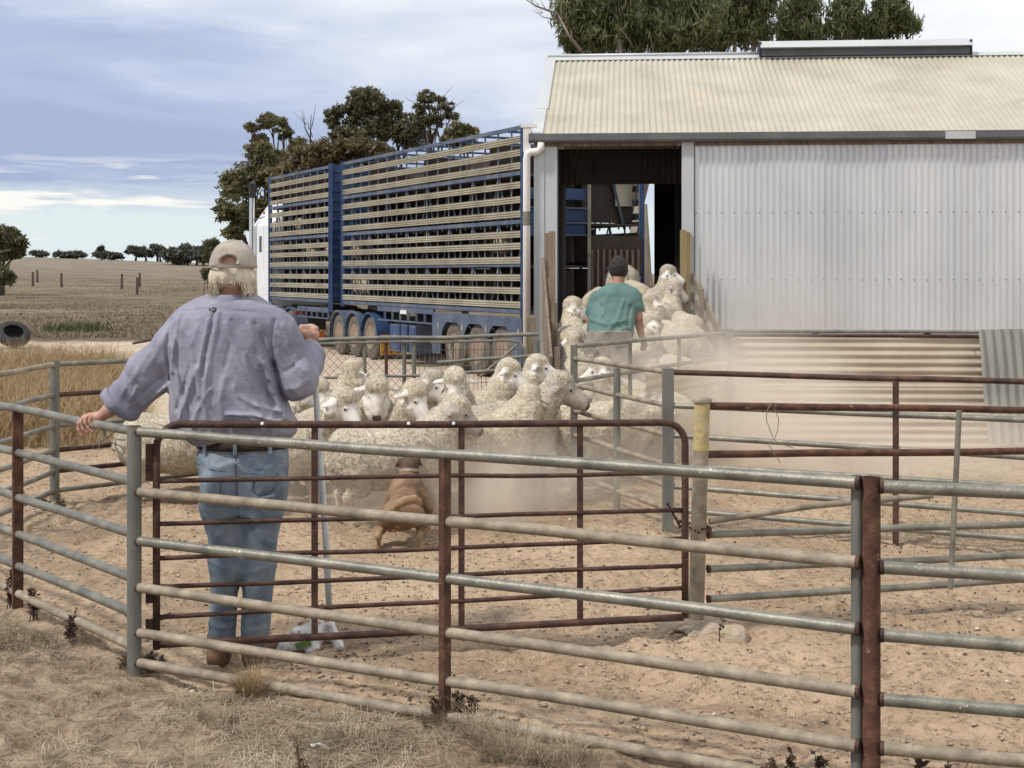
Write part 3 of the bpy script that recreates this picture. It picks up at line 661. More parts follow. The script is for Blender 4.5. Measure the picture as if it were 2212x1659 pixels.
# tin sheets fixed inside that panel
dh = np.array([PH[0]-PG[0], PH[1]-PG[1], 0]); Lh = np.linalg.norm(dh); dh /= Lh; nh = np.array([dh[1], -dh[0], 0])
def tin(label, a, b, z0, z1, rise, off, m='tin'):
    o_ = np.array([PG[0], PG[1], 0])+dh*a+nh*off; wd = dh+up*rise; mb = corr(o_+up*z0, up, wd, nh, z1-z0, b-a, pitch=.0762, amp=.008, rag=.012)
    o = mb.build('tin_sheet', G[m], smooth=True); setp(o, label, 'tin sheet', 'loose tin sheets lining the pens'); return o
tin('upper corrugated tin sheet wired along the dusty panel by the ramp', 1.12, Lh-.08, .42, .85, .015, .03)
tin('lower bent grey tin sheet at the foot of the dusty panel', .55, Lh-.1, .02, .42, .01, .05, 'tingrey')
# tin-clad fence in front of the shed
tf = thing('tin_fence', (3.3, 13.25, 0), 'low fence clad with horizontal corrugated tin in front of the shed wall', 'fence')
ya, yb = 13.28, 13.15; xa, xb = 2.12, 4.55
for i, (z0, z1) in enumerate(((.60, 1.09), (.04, .61))):
    mb = corr((xa, ya-.02*i, z0), up, np.array([1, (yb-ya)/(xb-xa), 0]), (0, -1, 0), z1-z0, xb-xa, pitch=.0762, amp=.0075, rag=.012); mb.build('tin_sheet', G['tin'], tf, smooth=True)
for z, m_ in ((1.145, 'post'), (1.105, 'rustdark')):
    mb = MB(); mb.tube(wob_pts((xa-.05, ya+.02, z), (7.4, 12.95, z-.01), .006, 10, 5), .018, 10); mb.build('rail', G[m_], tf, auto=50)
for x_ in (2.9, 3.95, 5.0, 6.1):
    mb = MB(); mb.obox((x_, ya-.03-(x_-xa)*.05+.06, .56), (.028, 0, 0), (0, .02, 0), (0, 0, .58)); mb.build('upright', G['post'], tf)
mb = corr((0, 0, 0), np.array([.995, -.05, .02]), np.array([-.11, -.04, .99])*-1, (0.03, -1, 0), 1.7, 1.08, pitch=.085, amp=.014, rag=.02)
Vv = mb.V; tl = W(2112, 712, 12.9)
for q_ in range(len(Vv)): Vv[q_] = Vv[q_]+tl
o = mb.build('tin_sheet', G['tingrey'], smooth=True); setp(o, 'grey green corrugated tin sheet leaning upright on the tin fence at the right', 'tin sheet')
# wire loops
def wire(label, pts, r=.0022):
    mb = MB()
    for p in pts: mb.tube(p, r, 6)
    o = mb.build('wire_loop', G['wire']); setp(o, label, 'wire'); return o
def crv(px, Y): return [W(a, b, Y) for a, b in px]
wire('loop of grey tie wire hanging from the rusty top rail', [crv([(1668, 868), (1658, 885), (1655, 905), (1662, 925), (1668, 940), (1672, 950), (1680, 930), (1682, 905), (1672, 880)], 6.62), crv([(1670, 948), (1660, 960), (1672, 980), (1686, 1000)], 6.60), crv([(1672, 950), (1690, 960), (1715, 968)], 6.60)])
wire('twisted tie wire dangling under the rail by the man\'s hand', [crv([(224, 915), (218, 926), (226, 934)], 6.27), crv([(226, 918), (224, 950), (210, 955), (200, 962), (204, 972), (214, 968), (216, 956), (228, 948), (245, 935), (238, 922)], 6.25), crv([(225, 948), (245, 957), (262, 965), (270, 975), (262, 984), (255, 976), (248, 960), (250, 950), (270, 950)], 6.24)], .0025)
# ------------------------------------------------------------------ stock truck: two crates and a prime mover
TZ = -.24
G['upr'] = mat('worn blue grey bar', [(.13, .17, .22), (.22, .26, .30)], 4, .6)
def frame_of(ox, oy, d, n):
    d = np.array([*d, 0.]); n = np.array([*n, 0.])
    return lambda s, m, z: np.array([ox, oy, TZ])+d*s+n*m+np.array([0, 0, z])
td = (-.4505, .8925); tn = (.8925, .4505); TDv = np.array([*td, 0.]); TNv = np.array([*tn, 0.])
SL = [4.06, 3.83, 3.60, 3.26, 3.00, 2.745, 2.39, 2.18, 1.93, 1.62, 1.39, 1.14]
SL = [z-TZ for z in SL]; BM = [4.27-TZ, 3.47-TZ, 2.61-TZ, 1.85-TZ]; DECK = 1.02-TZ
WT = 2.46
def wheel_meshes():
    ty = MB(); prof = [(0, .27), (.0, .40), (.03, .475), (.07, .50), (.19, .50), (.235, .475), (.26, .40), (.26, .27)]
    ty.lathe((0, 0, 0), TNv, prof, 28, cap=False); tm = ty.mesh('tyre'); tm.materials.append(G['tyre']); tm.shade_smooth(); tm.set_sharp_from_angle(angle=R(35))
    rm = MB(); rm.lathe(TNv*.004, TNv, [(0.0, .285), (-.006, .27), (.05, .235), (.09, .20), (.10, .115), (.02, .105), (.0, .085), (-.01, .04)], 24)
    for i in range(10):
        t = i*math.pi/5; c = TNv*.06+(TDv*math.cos(t)+np.array([0, 0, 1])*math.sin(t))*.165; rm.lathe(c, -TNv, [(0, .016), (.035, .014), (.04, .006)], 6)
    r2 = rm.mesh('rim'); r2.materials.append(G['rim']); r2.shade_smooth(); r2.set_sharp_from_angle(angle=R(35)); return tm, r2
TYM, RIM = wheel_meshes()
def wheel(F, s, root, m=0.02):
    c = F(s, m, .50)-origin_of(root); t = link_obj('tyre', TYM, root, c); r_ = RIM; link_obj('rim', r_, t, (0, 0, 0))
    c2 = F(s, WT-.28, .50)-origin_of(root); t2 = link_obj('tyre', TYM, root, c2); link_obj('rim', RIM, t2, TNv*.0)
def fender(F, s, root, m=-.01, a0=-.15, a1=math.pi+.15, col='bluedust', r=.56):
    mb = MB(); t = np.linspace(a0, a1, 12); P = np.array([[F(s+r*math.cos(q), mm, .50+r*math.sin(q)) for mm in (m, m+.40)] for q in t])
    mb.grid(P); P2 = np.array([[F(s+(r-.02)*math.cos(q), mm, .50+(r-.02)*math.sin(q)) for mm in (m, m+.40)] for q in t]); mb.grid(P2[::-1]); 
    P3 = np.array([[F(s+rr_*math.cos(q), m-.001, .50+rr_*math.sin(q)) for rr_ in (r+.01, r-.035)] for q in t]); mb.grid(P3)
    mb.build('mudguard', G[col], root, auto=40)
def crate(F, Ln, root, missing=()):
    # corrugated alloy slats, both sides
    hw = .062; pr = MB(); zz = np.linspace(-hw, hw, 19); amp = .014*np.sin((zz+hw)/.0413*2*math.pi)
    P = np.array([[TDv*s-TNv*a+np.array([0, 0, z]) for z, a in zip(zz, amp)] for s in (0, Ln)]); pr.grid(P); pr.grid(P[::-1]+TNv*.006)
    me = pr.mesh('slat', smooth=True); me.materials.append(G['slat'])
    for z in SL:
        link_obj('slat', me, root, F(0, -.02, z)-origin_of(root)); link_obj('slat', me, root, F(0, WT+.02, z)-origin_of(root))
    # frame beams, uprights and braces
    for m in (.015, WT-.015):
        for z in BM+[DECK]:
            mb = MB(); mb.bar(F(0, m, z), F(Ln, m, z), .05, .07); mb.build('beam', G['bluedust'], root)
        um = MB(); um.obox((0, 0, (BM[0]+DECK)/2), TDv*.016, TNv*.012, (0, 0, (BM[0]-DECK)/2)); ume = um.mesh('upright'); ume.materials.append(G['upr'])
        k = int(round(Ln/.547)); sp = Ln/k
        for i in range(k+1): link_obj('upright', ume, root, F(min(max(i*sp, .02), Ln-.02), m+.03*(1 if m < 1 else -1), 0)-origin_of(root))
        mb = MB()
        for i in range(0, k+1, 2):
            s = i*sp
            for (zt, zb) in ((BM[1], BM[1]-.95), (BM[2], BM[2]-.80), (BM[3], BM[3]-.82)):
                mm = m+.045*(1 if m < 1 else -1)
                for sg in (-1, 1):
                    if 0 <= s+sg*.36 <= Ln: mb.bar(F(s+sg*.02, mm, zt-.03), F(s+sg*.36, mm, zb), .024, .02)
        b_ = mb.build('brace', G['upr'], root); b_['kind'] = 'stuff'
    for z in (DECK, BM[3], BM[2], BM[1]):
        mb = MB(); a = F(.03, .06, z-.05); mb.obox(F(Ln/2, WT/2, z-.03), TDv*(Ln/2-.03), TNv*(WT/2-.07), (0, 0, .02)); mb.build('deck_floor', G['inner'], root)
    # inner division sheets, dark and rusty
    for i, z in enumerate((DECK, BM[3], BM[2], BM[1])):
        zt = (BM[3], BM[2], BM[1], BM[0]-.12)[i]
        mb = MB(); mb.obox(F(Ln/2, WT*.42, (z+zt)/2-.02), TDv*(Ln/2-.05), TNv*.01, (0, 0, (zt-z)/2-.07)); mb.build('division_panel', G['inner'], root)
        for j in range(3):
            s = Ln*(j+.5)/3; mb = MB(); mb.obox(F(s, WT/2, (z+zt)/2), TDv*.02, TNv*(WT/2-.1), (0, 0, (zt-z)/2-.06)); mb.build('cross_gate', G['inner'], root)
    for m in (.1, WT-.1):
        mb = MB(); mb.bar(F(.0, m, BM[0]+.03), F(Ln, m, BM[0]+.03), .05, .05); mb.build('top_rail', G['blue'], root)
    mb = MB()
    for i in range(int(Ln/1.1)+1): mb.bar(F(min(i*1.1+.03, Ln-.03), .1, BM[0]+.03), F(min(i*1.1+.03, Ln-.03), WT-.1, BM[0]+.03), .04, .04)
    mb.build('roof_bow', G['blue'], root)
    for s in (0.02, Ln-.02):
        for m in (.0, WT):
            mb = MB(); mb.bar(F(s, m, DECK-.1), F(s, m, BM[0]+.05), .09, .09, (0, 1, 0)); mb.build('corner_post', G['blue'], root)
    # chassis
    for m in (.55, WT-.55):
        mb = MB(); mb.bar(F(.1, m, .86), F(Ln-.1, m, .86), .12, .26); mb.build('chassis_rail', G['dark'], root)
FB = frame_of(.20, 24.4, td, tn)
tb = thing('stock_trailer', FB(4.65, 1.2, 0), 'long rear stock trailer with four decks of khaki slats backed up to the shed', 'stock trailer', 'livestock trailers of the road train')
crate(FB, 9.3, tb)
for s in (.9, 1.95, 3.0): wheel(FB, s, tb)
for s in (7.62, 8.67, 9.70): wheel(FB, s, tb, .05); fender(FB, s, tb, .0, col='blue' if s < 8 else 'bluedust')
# side skirt with three wheel arches
mb = MB(); ss = np.linspace(-.0, 3.95, 90); lo = []
for s in ss:
    z = .34
    for c in (.9, 1.95, 3.0):
        if abs(s-c) < .54: z = max(z, .50+math.sqrt(.54**2-(s-c)**2))
    lo.append(min(z, .98))
P = np.array([[FB(s, -.03, z), FB(s, -.03, 1.16)] for s, z in zip(ss, lo)]); mb.grid(P); mb.grid(P[::-1]+TNv*.02); mb.build('side_skirt', G['bluedust'], tb)
mb = MB()
for c in (-.0, 1.42, 2.47, 3.6):
    mb.obox(FB(c+.02 if c else .12, -.038, .90), TDv*.03, TNv*.003, (0, 0, .04)); mb.obox(FB(c+.02 if c else .12, -.039, .90), TDv*.012, TNv*.004, (0, 0, .075))
mb.build('star_emblem', G['slat'], tb)
# ladder-like pallet rail under the deck, boxes, flap
mb = MB(); mb.bar(FB(3.9, .0, .92), FB(7.0, .0, .92), .03, .035); mb.bar(FB(3.9, .0, 1.16), FB(7.0, .0, 1.16), .04, .10)
for s in np.arange(3.95, 7.0, .44): mb.bar(FB(s, .0, .93), FB(s, .0, 1.15), .05, .05, (0, 1, 0))
mb.build('pallet_rail', G['bluedust'], tb)
for s in (5.05, 5.50, 6.02): 
    mb = MB(); hw = .17 if s < 6 else .27; mb.obox(FB(s, .22, .56), TDv*hw, TNv*.22, (0, 0, .29)); bx = mb.build('tool_box', G['bluedust'], tb)
    mb = MB(); mb.obox(FB(s, -.004, .56), TDv*(hw-.03), TNv*.006, (0, 0, .25)); mb.build('lid', G['blue'], bx)
    mb = MB(); mb.obox(FB(s, -.012, .58), TDv*.03, TNv*.003, (0, 0, .015)); mb.obox(FB(s, -.013, .58), TDv*.01, TNv*.004, (0, 0, .045)); mb.build('star_emblem', G['white'], bx)
mf = MB(); mf.obox(FB(6.93, .30, .36), TNv*.27, TDv*.008, (0, 0, .22)); fl = mf.build('mud_flap', G['yel'], tb)
for i in range(3):
    mb = MB(); c = FB(6.921, .13+i*.17, .33)
    mb.add([c-TNv*.07-[0, 0, .17], c-TNv*.0-[0, 0, .17], c+TNv*.08+[0, 0, .01], c+TNv*.01+[0, 0, .01]], [(0, 1, 2, 3)]); mb.add([c-TNv*.07-[0, 0, .17]+TDv*.004, c-[0, 0, .17]+TDv*.004, c+TNv*.08+[0, 0, .01]+TDv*.004, c+TNv*.01+[0, 0, .01]+TDv*.004], [(3, 2, 1, 0)]); mb.build('chevron', G['red'], fl)
mb = MB(); mb.obox(FB(6.92, .30, .47), TNv*.26, TDv*.006, (0, 0, .10)); mb.build('sign', G['orange'], fl)
mb = MB(); mb.obox(FB(5.45, -.035, 1.12), TDv*.17, TNv*.006, (0, 0, .04)); mb.build('name_plate', G['white'], tb)
# blue front face of this crate and the ramp gear seen through the shed
def ribbed(F, s, root, n_=14, m0=.0, m1=WT):
    mb = MB(); mb.obox(F(s, (m0+m1)/2, (DECK+BM[0])/2), TDv*.015, TNv*(m1-m0)/2, (0, 0, (BM[0]-DECK)/2)); o = mb.build('end_panel', G['blue'], root)
    mb = MB()
    for z in np.linspace(DECK+.15, BM[0]-.1, n_): mb.obox(F(s-.03, (m0+m1)/2, z), TDv*.02, TNv*((m1-m0)/2-.02), (0, 0, .05))
    mb.build('rib', G['blue'], o)
mb = MB(); mb.bar(FB(-.06, 1.30, DECK), FB(-.06, 1.30, BM[0]-.1), .06, .05, (0, 1, 0)); mb.build('gate_post', G['post'], tb)
for z in (3.10, 2.84, 2.62):
    mb = MB(); mb.bar(FB(-.05, .1, z), FB(-.05, 1.25, z), .03, .03); mb.build('gate_rail', G['bluedust'], tb)
for i, z in enumerate((3.35, 2.97, 2.72)):
    mb = MB(); mb.obox(FB(-.02, .66, z), TNv*.58, TDv*.01, (0, 0, .10)); mb.build('gate_board', G['blue'], tb)
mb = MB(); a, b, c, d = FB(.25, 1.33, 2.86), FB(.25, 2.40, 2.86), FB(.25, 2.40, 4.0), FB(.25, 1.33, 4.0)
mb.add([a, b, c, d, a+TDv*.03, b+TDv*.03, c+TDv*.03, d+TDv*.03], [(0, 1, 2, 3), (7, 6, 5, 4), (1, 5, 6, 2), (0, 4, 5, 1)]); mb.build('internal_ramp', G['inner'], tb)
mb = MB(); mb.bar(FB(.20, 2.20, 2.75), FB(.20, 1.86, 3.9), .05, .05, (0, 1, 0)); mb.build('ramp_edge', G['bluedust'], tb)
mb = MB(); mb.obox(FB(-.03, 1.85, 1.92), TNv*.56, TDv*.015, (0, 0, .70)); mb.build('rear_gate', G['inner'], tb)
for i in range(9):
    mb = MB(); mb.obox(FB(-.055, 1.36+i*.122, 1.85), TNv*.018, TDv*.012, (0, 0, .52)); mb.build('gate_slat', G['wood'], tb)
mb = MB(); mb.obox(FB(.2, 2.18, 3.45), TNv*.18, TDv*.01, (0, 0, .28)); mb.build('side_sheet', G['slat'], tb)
# front crate
FA = frame_of(-4.37, 33.46, td, tn)
ta = thing('stock_trailer', FA(2.5, 1.2, 0), 'shorter front stock trailer with khaki slats behind the white truck cab', 'stock trailer', 'livestock trailers of the road train')
crate(FA, 4.96, ta); ribbed(FA, -.03, ta)
ff = MB(); ff.bar(FA(-.06, -.02, DECK-.25), FA(-.06, -.02, BM[0]+.06), .10, .10, (0, 1, 0)); ff.build('corner_post', G['blue'], ta)
mb = MB(); mb.bar(FA(.1, .0, 1.04), FA(2.5, .0, 1.04), .04, .12); mb.bar(FA(.1, .0, .84), FA(2.5, .0, .84), .03, .03)
for s in np.arange(.15, 2.5, .42): mb.bar(FA(s, .0, .85), FA(s, .0, 1.02), .05, .05, (0, 1, 0))
mb.build('pallet_rail', G['bluedust'], ta)
mb = MB(); mb.obox(FA(1.9, .3, .72), TNv*.24, TDv*.008, (0, 0, .22)); mb.build('mud_flap', G['dark'], ta)
mb = MB(); mb.obox(FA(1.88, .26, .34), TNv*.24, TDv*.006, (0, 0, .13)); mb.build('reflector', G['orange'], ta)
# a few fleeces behind the slats (sheep already loaded)
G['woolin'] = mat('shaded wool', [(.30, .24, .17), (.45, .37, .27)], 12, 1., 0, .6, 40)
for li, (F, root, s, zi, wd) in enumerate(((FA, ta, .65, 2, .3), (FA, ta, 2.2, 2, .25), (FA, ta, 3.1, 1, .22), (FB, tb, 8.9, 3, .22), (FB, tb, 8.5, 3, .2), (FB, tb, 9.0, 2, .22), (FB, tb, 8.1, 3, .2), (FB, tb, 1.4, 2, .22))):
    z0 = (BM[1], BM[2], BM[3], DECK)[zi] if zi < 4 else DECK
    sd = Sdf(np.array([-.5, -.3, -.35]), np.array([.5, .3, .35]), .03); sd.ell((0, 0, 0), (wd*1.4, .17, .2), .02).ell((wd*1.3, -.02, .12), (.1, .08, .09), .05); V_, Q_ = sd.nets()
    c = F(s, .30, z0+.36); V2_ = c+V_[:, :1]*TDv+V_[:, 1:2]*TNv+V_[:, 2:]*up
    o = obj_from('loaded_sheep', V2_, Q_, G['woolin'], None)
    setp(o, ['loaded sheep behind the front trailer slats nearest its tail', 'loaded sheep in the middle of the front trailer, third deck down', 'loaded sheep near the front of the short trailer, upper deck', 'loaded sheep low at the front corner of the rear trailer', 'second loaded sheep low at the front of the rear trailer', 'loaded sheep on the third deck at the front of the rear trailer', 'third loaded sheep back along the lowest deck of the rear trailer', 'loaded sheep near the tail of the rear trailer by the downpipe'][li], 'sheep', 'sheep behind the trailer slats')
# prime mover
FP = FA
pm = thing('prime_mover', FP(7.4, 1.2, 0), 'white prime mover with rounded sleeper cab and chrome exhaust stack', 'truck')
mb = MB()
sec = [(5.12, 3.05), (5.15, 3.50), (5.30, 3.78), (5.7, 3.92), (6.3, 3.93), (6.7, 3.80), (6.95, 3.1), (7.2, 2.7), (7.35, 2.2)]
top = np.array([[FP(s, .16+m_*(WT-.32) if j not in (0, 4) else .02+m_*(WT-.04), z if j not in (0, 4) else min(z, 3.25)) for j, m_ in enumerate((0, .12, .5, .88, 1))] for s, z in sec])
mb.grid(top)
ln = [p for p in top[:, 0]]; rn = [p for p in top[:, 4]]
for side in (ln, rn):
    b0 = side[0].copy(); b0[2] = TZ+.95; b1 = side[-1].copy(); b1[2] = TZ+.95; mb.add([b0]+side+[b1], [tuple(range(len(side)+2))])
mb.add([ln[0]*[1, 1, 0]+[0, 0, TZ+.95], rn[0]*[1, 1, 0]+[0, 0, TZ+.95]]+[top[0][j] for j in (4, 3, 2, 1, 0)], [(0, 1, 2, 3, 4, 5, 6)])
mb.add([ln[-1]*[1, 1, 0]+[0, 0, TZ+.95], rn[-1]*[1, 1, 0]+[0, 0, TZ+.95], top[-1][4], top[-1][0]], [(3, 2, 1, 0)])
cab = mb.build('cab', G['white'], pm, auto=40)
mb = MB(); mb.obox(FP(5.9, .012, 2.75), TDv*.10, TNv*.004, (0, 0, .22)); mb.build('sleeper_window', G['glass'], cab)
mb = MB(); mb.obox(FP(6.9, .012, 2.45), TDv*.30, TNv*.004, (0, 0, .30)); mb.build('window', G['glass'], cab)
mb = MB(); mb.obox(FP(8.3, WT/2, 1.45), TDv*.98, TNv*.80, (0, 0, .62)); mb.build('bonnet', G['white'], pm)
mb = MB(); mb.obox(FP(6.4, .06, .78), TDv*1.1, TNv*.05, (0, 0, .14)); mb.obox(FP(6.0, .09, 1.09), TDv*.9, TNv*.08, (0, 0, .015)); mb.build('step', G['dark'], pm)
mb = MB(); mb.tube([FP(6.35, -.10, 1.3), FP(6.35, -.10, 4.05)], .075, 14); mb.build('exhaust_stack', G['chrome'], pm, auto=40)
mb = MB(); mb.tube([FP(6.35, -.10, 4.05), FP(6.35, -.10, 4.35), FP(6.28, -.10, 4.48)], .085, 14); mb.build('stack_tip', G['dark'], pm, auto=40)
mb = MB(); mb.tube([FP(5.6, -.30, 2.4), FP(5.6, -.30, 4.0)], .02, 8); mb.tube([FP(5.6, -.30, 3.4), FP(5.6, .05, 3.5)], .015, 8); mb.build('aerial', G['post'], pm)
mb = MB(); mb.obox(FP(5.45, -.02, 3.60), TDv*.03, TNv*.02, (0, 0, .04)); mb.build('marker_light', G['orange'], pm)
mb = MB(); mb.bar(FP(3.0, .7, .95), FP(9.2, .7, .95), .1, .26); mb.bar(FP(3.0, 1.75, .95), FP(9.2, 1.75, .95), .1, .26); mb.build('chassis_rail', G['dark'], pm)
for s in (3.3, 4.4): wheel(FP, s, pm, .03); fender(FP, s, pm, .0, col='bluedust')
wheel(FP, 8.6, pm, .03)
mb = MB(); mb.obox(FP(2.9, .2, .9), TDv*.02, TNv*.15, (0, 0, .05)); mb.build('tail_light', G['red'], pm)
# ------------------------------------------------------------------ leaves, trees, grass
def leafmat(name, cols, tr=.35):
    return mat(name, [tuple(q*1.25 for q in c) for c in cols], 1.1, .6, 0, coord='Object', spec=.3, trans=tr, speck=(9, tuple(q*1.3 for q in cols[-1]), .58))
G['leafA'] = leafmat('dark mallee foliage', [(.055, .057, .032), (.10, .098, .052), (.185, .17, .10)])
G['leafB'] = leafmat('olive gum foliage', [(.065, .064, .032), (.125, .115, .055), (.22, .195, .10)])
G['leafC'] = leafmat('brown tipped foliage', [(.06, .05, .028), (.108, .088, .045), (.17, .135, .07)])
G['leafD'] = leafmat('hanging green foliage', [(.05, .06, .025), (.095, .108, .045), (.17, .178, .085)])
G['leafF'] = leafmat('far foliage', [(.045, .05, .036), (.075, .078, .055)], .1)
G['bark'] = mat('bark', [(.05, .038, .03), (.11, .09, .072)], 3, .9, 0, .4, 20)
G['barkp'] = mat('pale bark', [(.16, .13, .105), (.27, .23, .19)], 3, .9, 0, .4, 20)
def leaf_cloud(blobs, leaf, per, seed, droop=0., aspect=2.2):
    r = np.random.default_rng(seed); Vs = []; Qs = []; n0 = 0
    for (c, rad, dens) in blobs:
        c = np.asarray(c, float); rad = np.asarray(rad, float)
        nk = max(3, int(per*dens*(.40 if droop else .60))); nl = 34 if droop else 30
        k = r.normal(size=(nk, 3)); k /= np.linalg.norm(k, axis=1)[:, None]; k *= (r.random(nk)**.45)[:, None]
        keep = k[:, 2] > -.75; k = k[keep]; nk = len(k); ctr = c+k*rad
        csz = min(rad.mean()*.15, .24+.0016*c[1])
        P = ctr[:, None, :]+r.normal(size=(nk, nl, 3))*csz*np.array([1, 1, .62+droop*.9])
        P = P.reshape(-1, 3); m = len(P)
        a = r.normal(size=(m, 3))*(.75 if droop else 1); a[:, 2] -= droop*2.2; a /= np.linalg.norm(a, axis=1)[:, None]
        b = np.cross(a, r.normal(size=(m, 3))); b /= np.linalg.norm(b, axis=1)[:, None]
        sz = leaf*(.6+.8*r.random(m))[:, None]
        asp = 5. if droop else 2.8; A = a*sz*asp/2; B = b*sz/2
        V = np.stack([P-A, P+B*.9-A*.1, P+A, P-B*.9-A*.1], 1).reshape(-1, 3)
        Vs.append(V); Qs.append(np.arange(m*4).reshape(m, 4)+n0); n0 += m*4
    return np.concatenate(Vs), np.concatenate(Qs)
def tree(name, label, cat, foot, blobs, leafk, leaf, per, seed, trunk=.25, bark='bark', group=None, droop=0., dead=(), flimb=.8, fork=None):
    r = np.random.default_rng(seed); t = thing(name, foot, label, cat, group); foot = np.asarray(foot, float)
    cc = np.array([b[0] for b in blobs]); top = cc.mean(0); mb = MB()
    fk = foot+(top-foot)*(.42 if fork is None else fork); fk += r.normal(size=3)*.15*[1, 1, 0]
    p = [foot-[0, 0, .3], foot+(fk-foot)*.5+r.normal(size=3)*.1*[1, 1, 0], fk]; mb.tube(p, [trunk*1.2, trunk*.9, trunk*.75], 9)
    for (c, rad, dens) in blobs:
        c = np.asarray(c, float); rad = np.asarray(rad, float); m1 = fk+(c-fk)*.5+r.normal(size=3)*np.linalg.norm(c-fk)*.08; e = c+[0, 0, rad[2]*.2]
        mb.tube([fk, m1, e], [trunk*.5, trunk*.30, trunk*.12], 7)
        for _ in range(7):
            q = c+r.normal(size=3)*rad*.5; s_ = m1+(e-m1)*r.uniform(.3, 1); mid = (s_+q)/2+r.normal(size=3)*.12*rad.mean()
            mb.tube([s_, mid, q], [trunk*.14, trunk*.09, trunk*.03], 5)
    for (a, b, rr_) in dead:
        a, b = np.asarray(a, float), np.asarray(b, float); m1 = (a+b)/2+r.normal(size=3)*.1; mb.tube([a, m1, b], [rr_, rr_*.7, rr_*.25], 6)
        for _ in range(4):
            s_ = a+(b-a)*r.uniform(.3, .9); q = s_+(b-a)*.25+r.normal(size=3)*np.linalg.norm(b-a)*.13; mb.tube([s_, q], [rr_*.35, rr_*.1], 5)
    mb.build('trunk', G[bark], t, smooth=True)
    V, Q = leaf_cloud(blobs, leaf, per, seed+1, droop); obj_from('crown', V, Q, G[leafk], t, smooth=False); return t
def bl(x, y, Y, rx, ry, dens=1., dy=None):       # blob seen at pixel x, y with pixel radii
    c = W(x, y, Y); k = Y/3000; return (c, (rx*k, (dy or rx*k*.9) if dy is None else dy, ry*k), dens)
def foot(x, Y): X = (x-1106)/3000*Y; return np.array([X, Y, float(base_z(X, Y))])
TG = 'gum trees beyond the stock truck'
tree('gum_tree', 'dense leaning gum tree rising directly behind the white truck cab', 'tree', foot(575, 58),
     [bl(520, 395, 58, 45, 38), bl(575, 370, 58, 40, 40), bl(500, 455, 57, 35, 32, .8), bl(545, 470, 58, 45, 45), bl(610, 430, 59, 40, 60), bl(505, 500, 57, 24, 22, .6), bl(560, 330, 58, 30, 22, .7), bl(600, 350, 59, 35, 30)], 'leafB', .088, 120, 101, .28, group=TG)
tree('gum_tree', 'open crowned gum tree with bare forked limbs left of the tallest tree', 'tree', foot(640, 62),
     [bl(585, 262, 62, 30, 18, .8), bl(560, 300, 62, 18, 14, .5), bl(545, 275, 62, 16, 12, .4), bl(612, 285, 62, 20, 18, .5), bl(640, 320, 62, 30, 26, .6), bl(565, 325, 61, 24, 20, .5)], 'leafB', .088, 75, 102, .2, group=TG, fork=.3,
     dead=[(W(680, 360, 62), W(672, 248, 62), .06), (W(676, 310, 62), W(652, 238, 62), .04)])
tree('gum_tree', 'brown tinged low gum tree spreading above the front trailer', 'tree', foot(700, 56),
     [bl(660, 345, 56, 40, 30), bl(710, 335, 56, 45, 32), bl(760, 330, 56, 45, 32), bl(630, 385, 56, 45, 35), bl(690, 385, 57, 50, 30), bl(820, 340, 56, 40, 30)], 'leafC', .11, 130, 103, .22, group=TG)
tree('gum_tree', 'tallest gum tree with broken dark crown above the trailers', 'tree', foot(810, 64),
     [bl(790, 212, 64, 38, 22, .9), bl(760, 245, 64, 32, 26, .8), bl(825, 240, 64, 45, 30, .9), bl(720, 255, 64, 18, 28, .5), bl(850, 275, 64, 45, 34), bl(790, 285, 64, 50, 34), bl(740, 295, 64, 30, 24, .6), bl(890, 290, 64, 40, 38, .9), bl(845, 235, 64, 22, 16, .5)], 'leafA', .088, 125, 104, .3, group=TG,
     dead=[(W(722, 300, 64), W(728, 225, 64), .06)])
tree('gum_tree', 'thin airy gum tree with red brown twigs right of the tallest tree', 'tree', foot(930, 62),
     [bl(925, 210, 62, 22, 14, .3), bl(955, 230, 62, 28, 20, .28), bl(910, 235, 62, 18, 14, .25), bl(975, 248, 62, 20, 12, .22), bl(940, 262, 62, 34, 20, .22), bl(905, 265, 62, 22, 20, .35)], 'leafA', .085, 110, 105, .16, group=TG, fork=.55,
     dead=[(W(925, 330, 62), W(905, 205, 62), .07), (W(925, 310, 62), W(975, 225, 62), .06), (W(930, 320, 62), W(950, 205, 62), .05), (W(915, 300, 62), W(890, 240, 62), .04)])
tree('gum_tree', 'small round gum tree just above the tail of the rear trailer', 'tree', foot(1005, 60), [bl(990, 282, 60, 26, 18, .8), bl(1012, 285, 60, 20, 14, .6), bl(975, 300, 60, 24, 14, .6), bl(1000, 310, 60, 30, 14, .6)], 'leafB', .11, 90, 106, .14, group=TG)
TS = 'tall drooping trees behind the shed'
tree('pepper_tree', 'largest drooping tree behind the left end of the shed roof', 'tree', foot(1400, 40),
     [bl(1250, 20, 40, 60, 60), bl(1320, -30, 40, 85, 75), bl(1420, -20, 41, 95, 85), bl(1500, 30, 40, 75, 65), bl(1280, 75, 40, 65, 45), bl(1380, 65, 40, 80, 55), bl(1460, 75, 40, 70, 45), bl(1240, 85, 40, 30, 30, .6)], 'leafD', .05, 260, 111, .35, 'barkp', TS, droop=.55,
     dead=[(W(1255, 110, 39), W(1205, 30, 39), .06), (W(1205, 30, 39), W(1130, -5, 39), .04), (W(1215, 45, 39), W(1150, 20, 39), .02)])
tree('pepper_tree', 'middle drooping tree behind the roof left of the ridge vent', 'tree', foot(1610, 42), [bl(1575, 35, 42, 50, 55), bl(1625, 60, 42, 55, 45), bl(1545, 80, 42, 50, 35), bl(1650, 10, 42, 35, 40, .7), bl(1590, -30, 42, 60, 40)], 'leafD', .05, 190, 112, .25, 'barkp', TS, droop=.55)
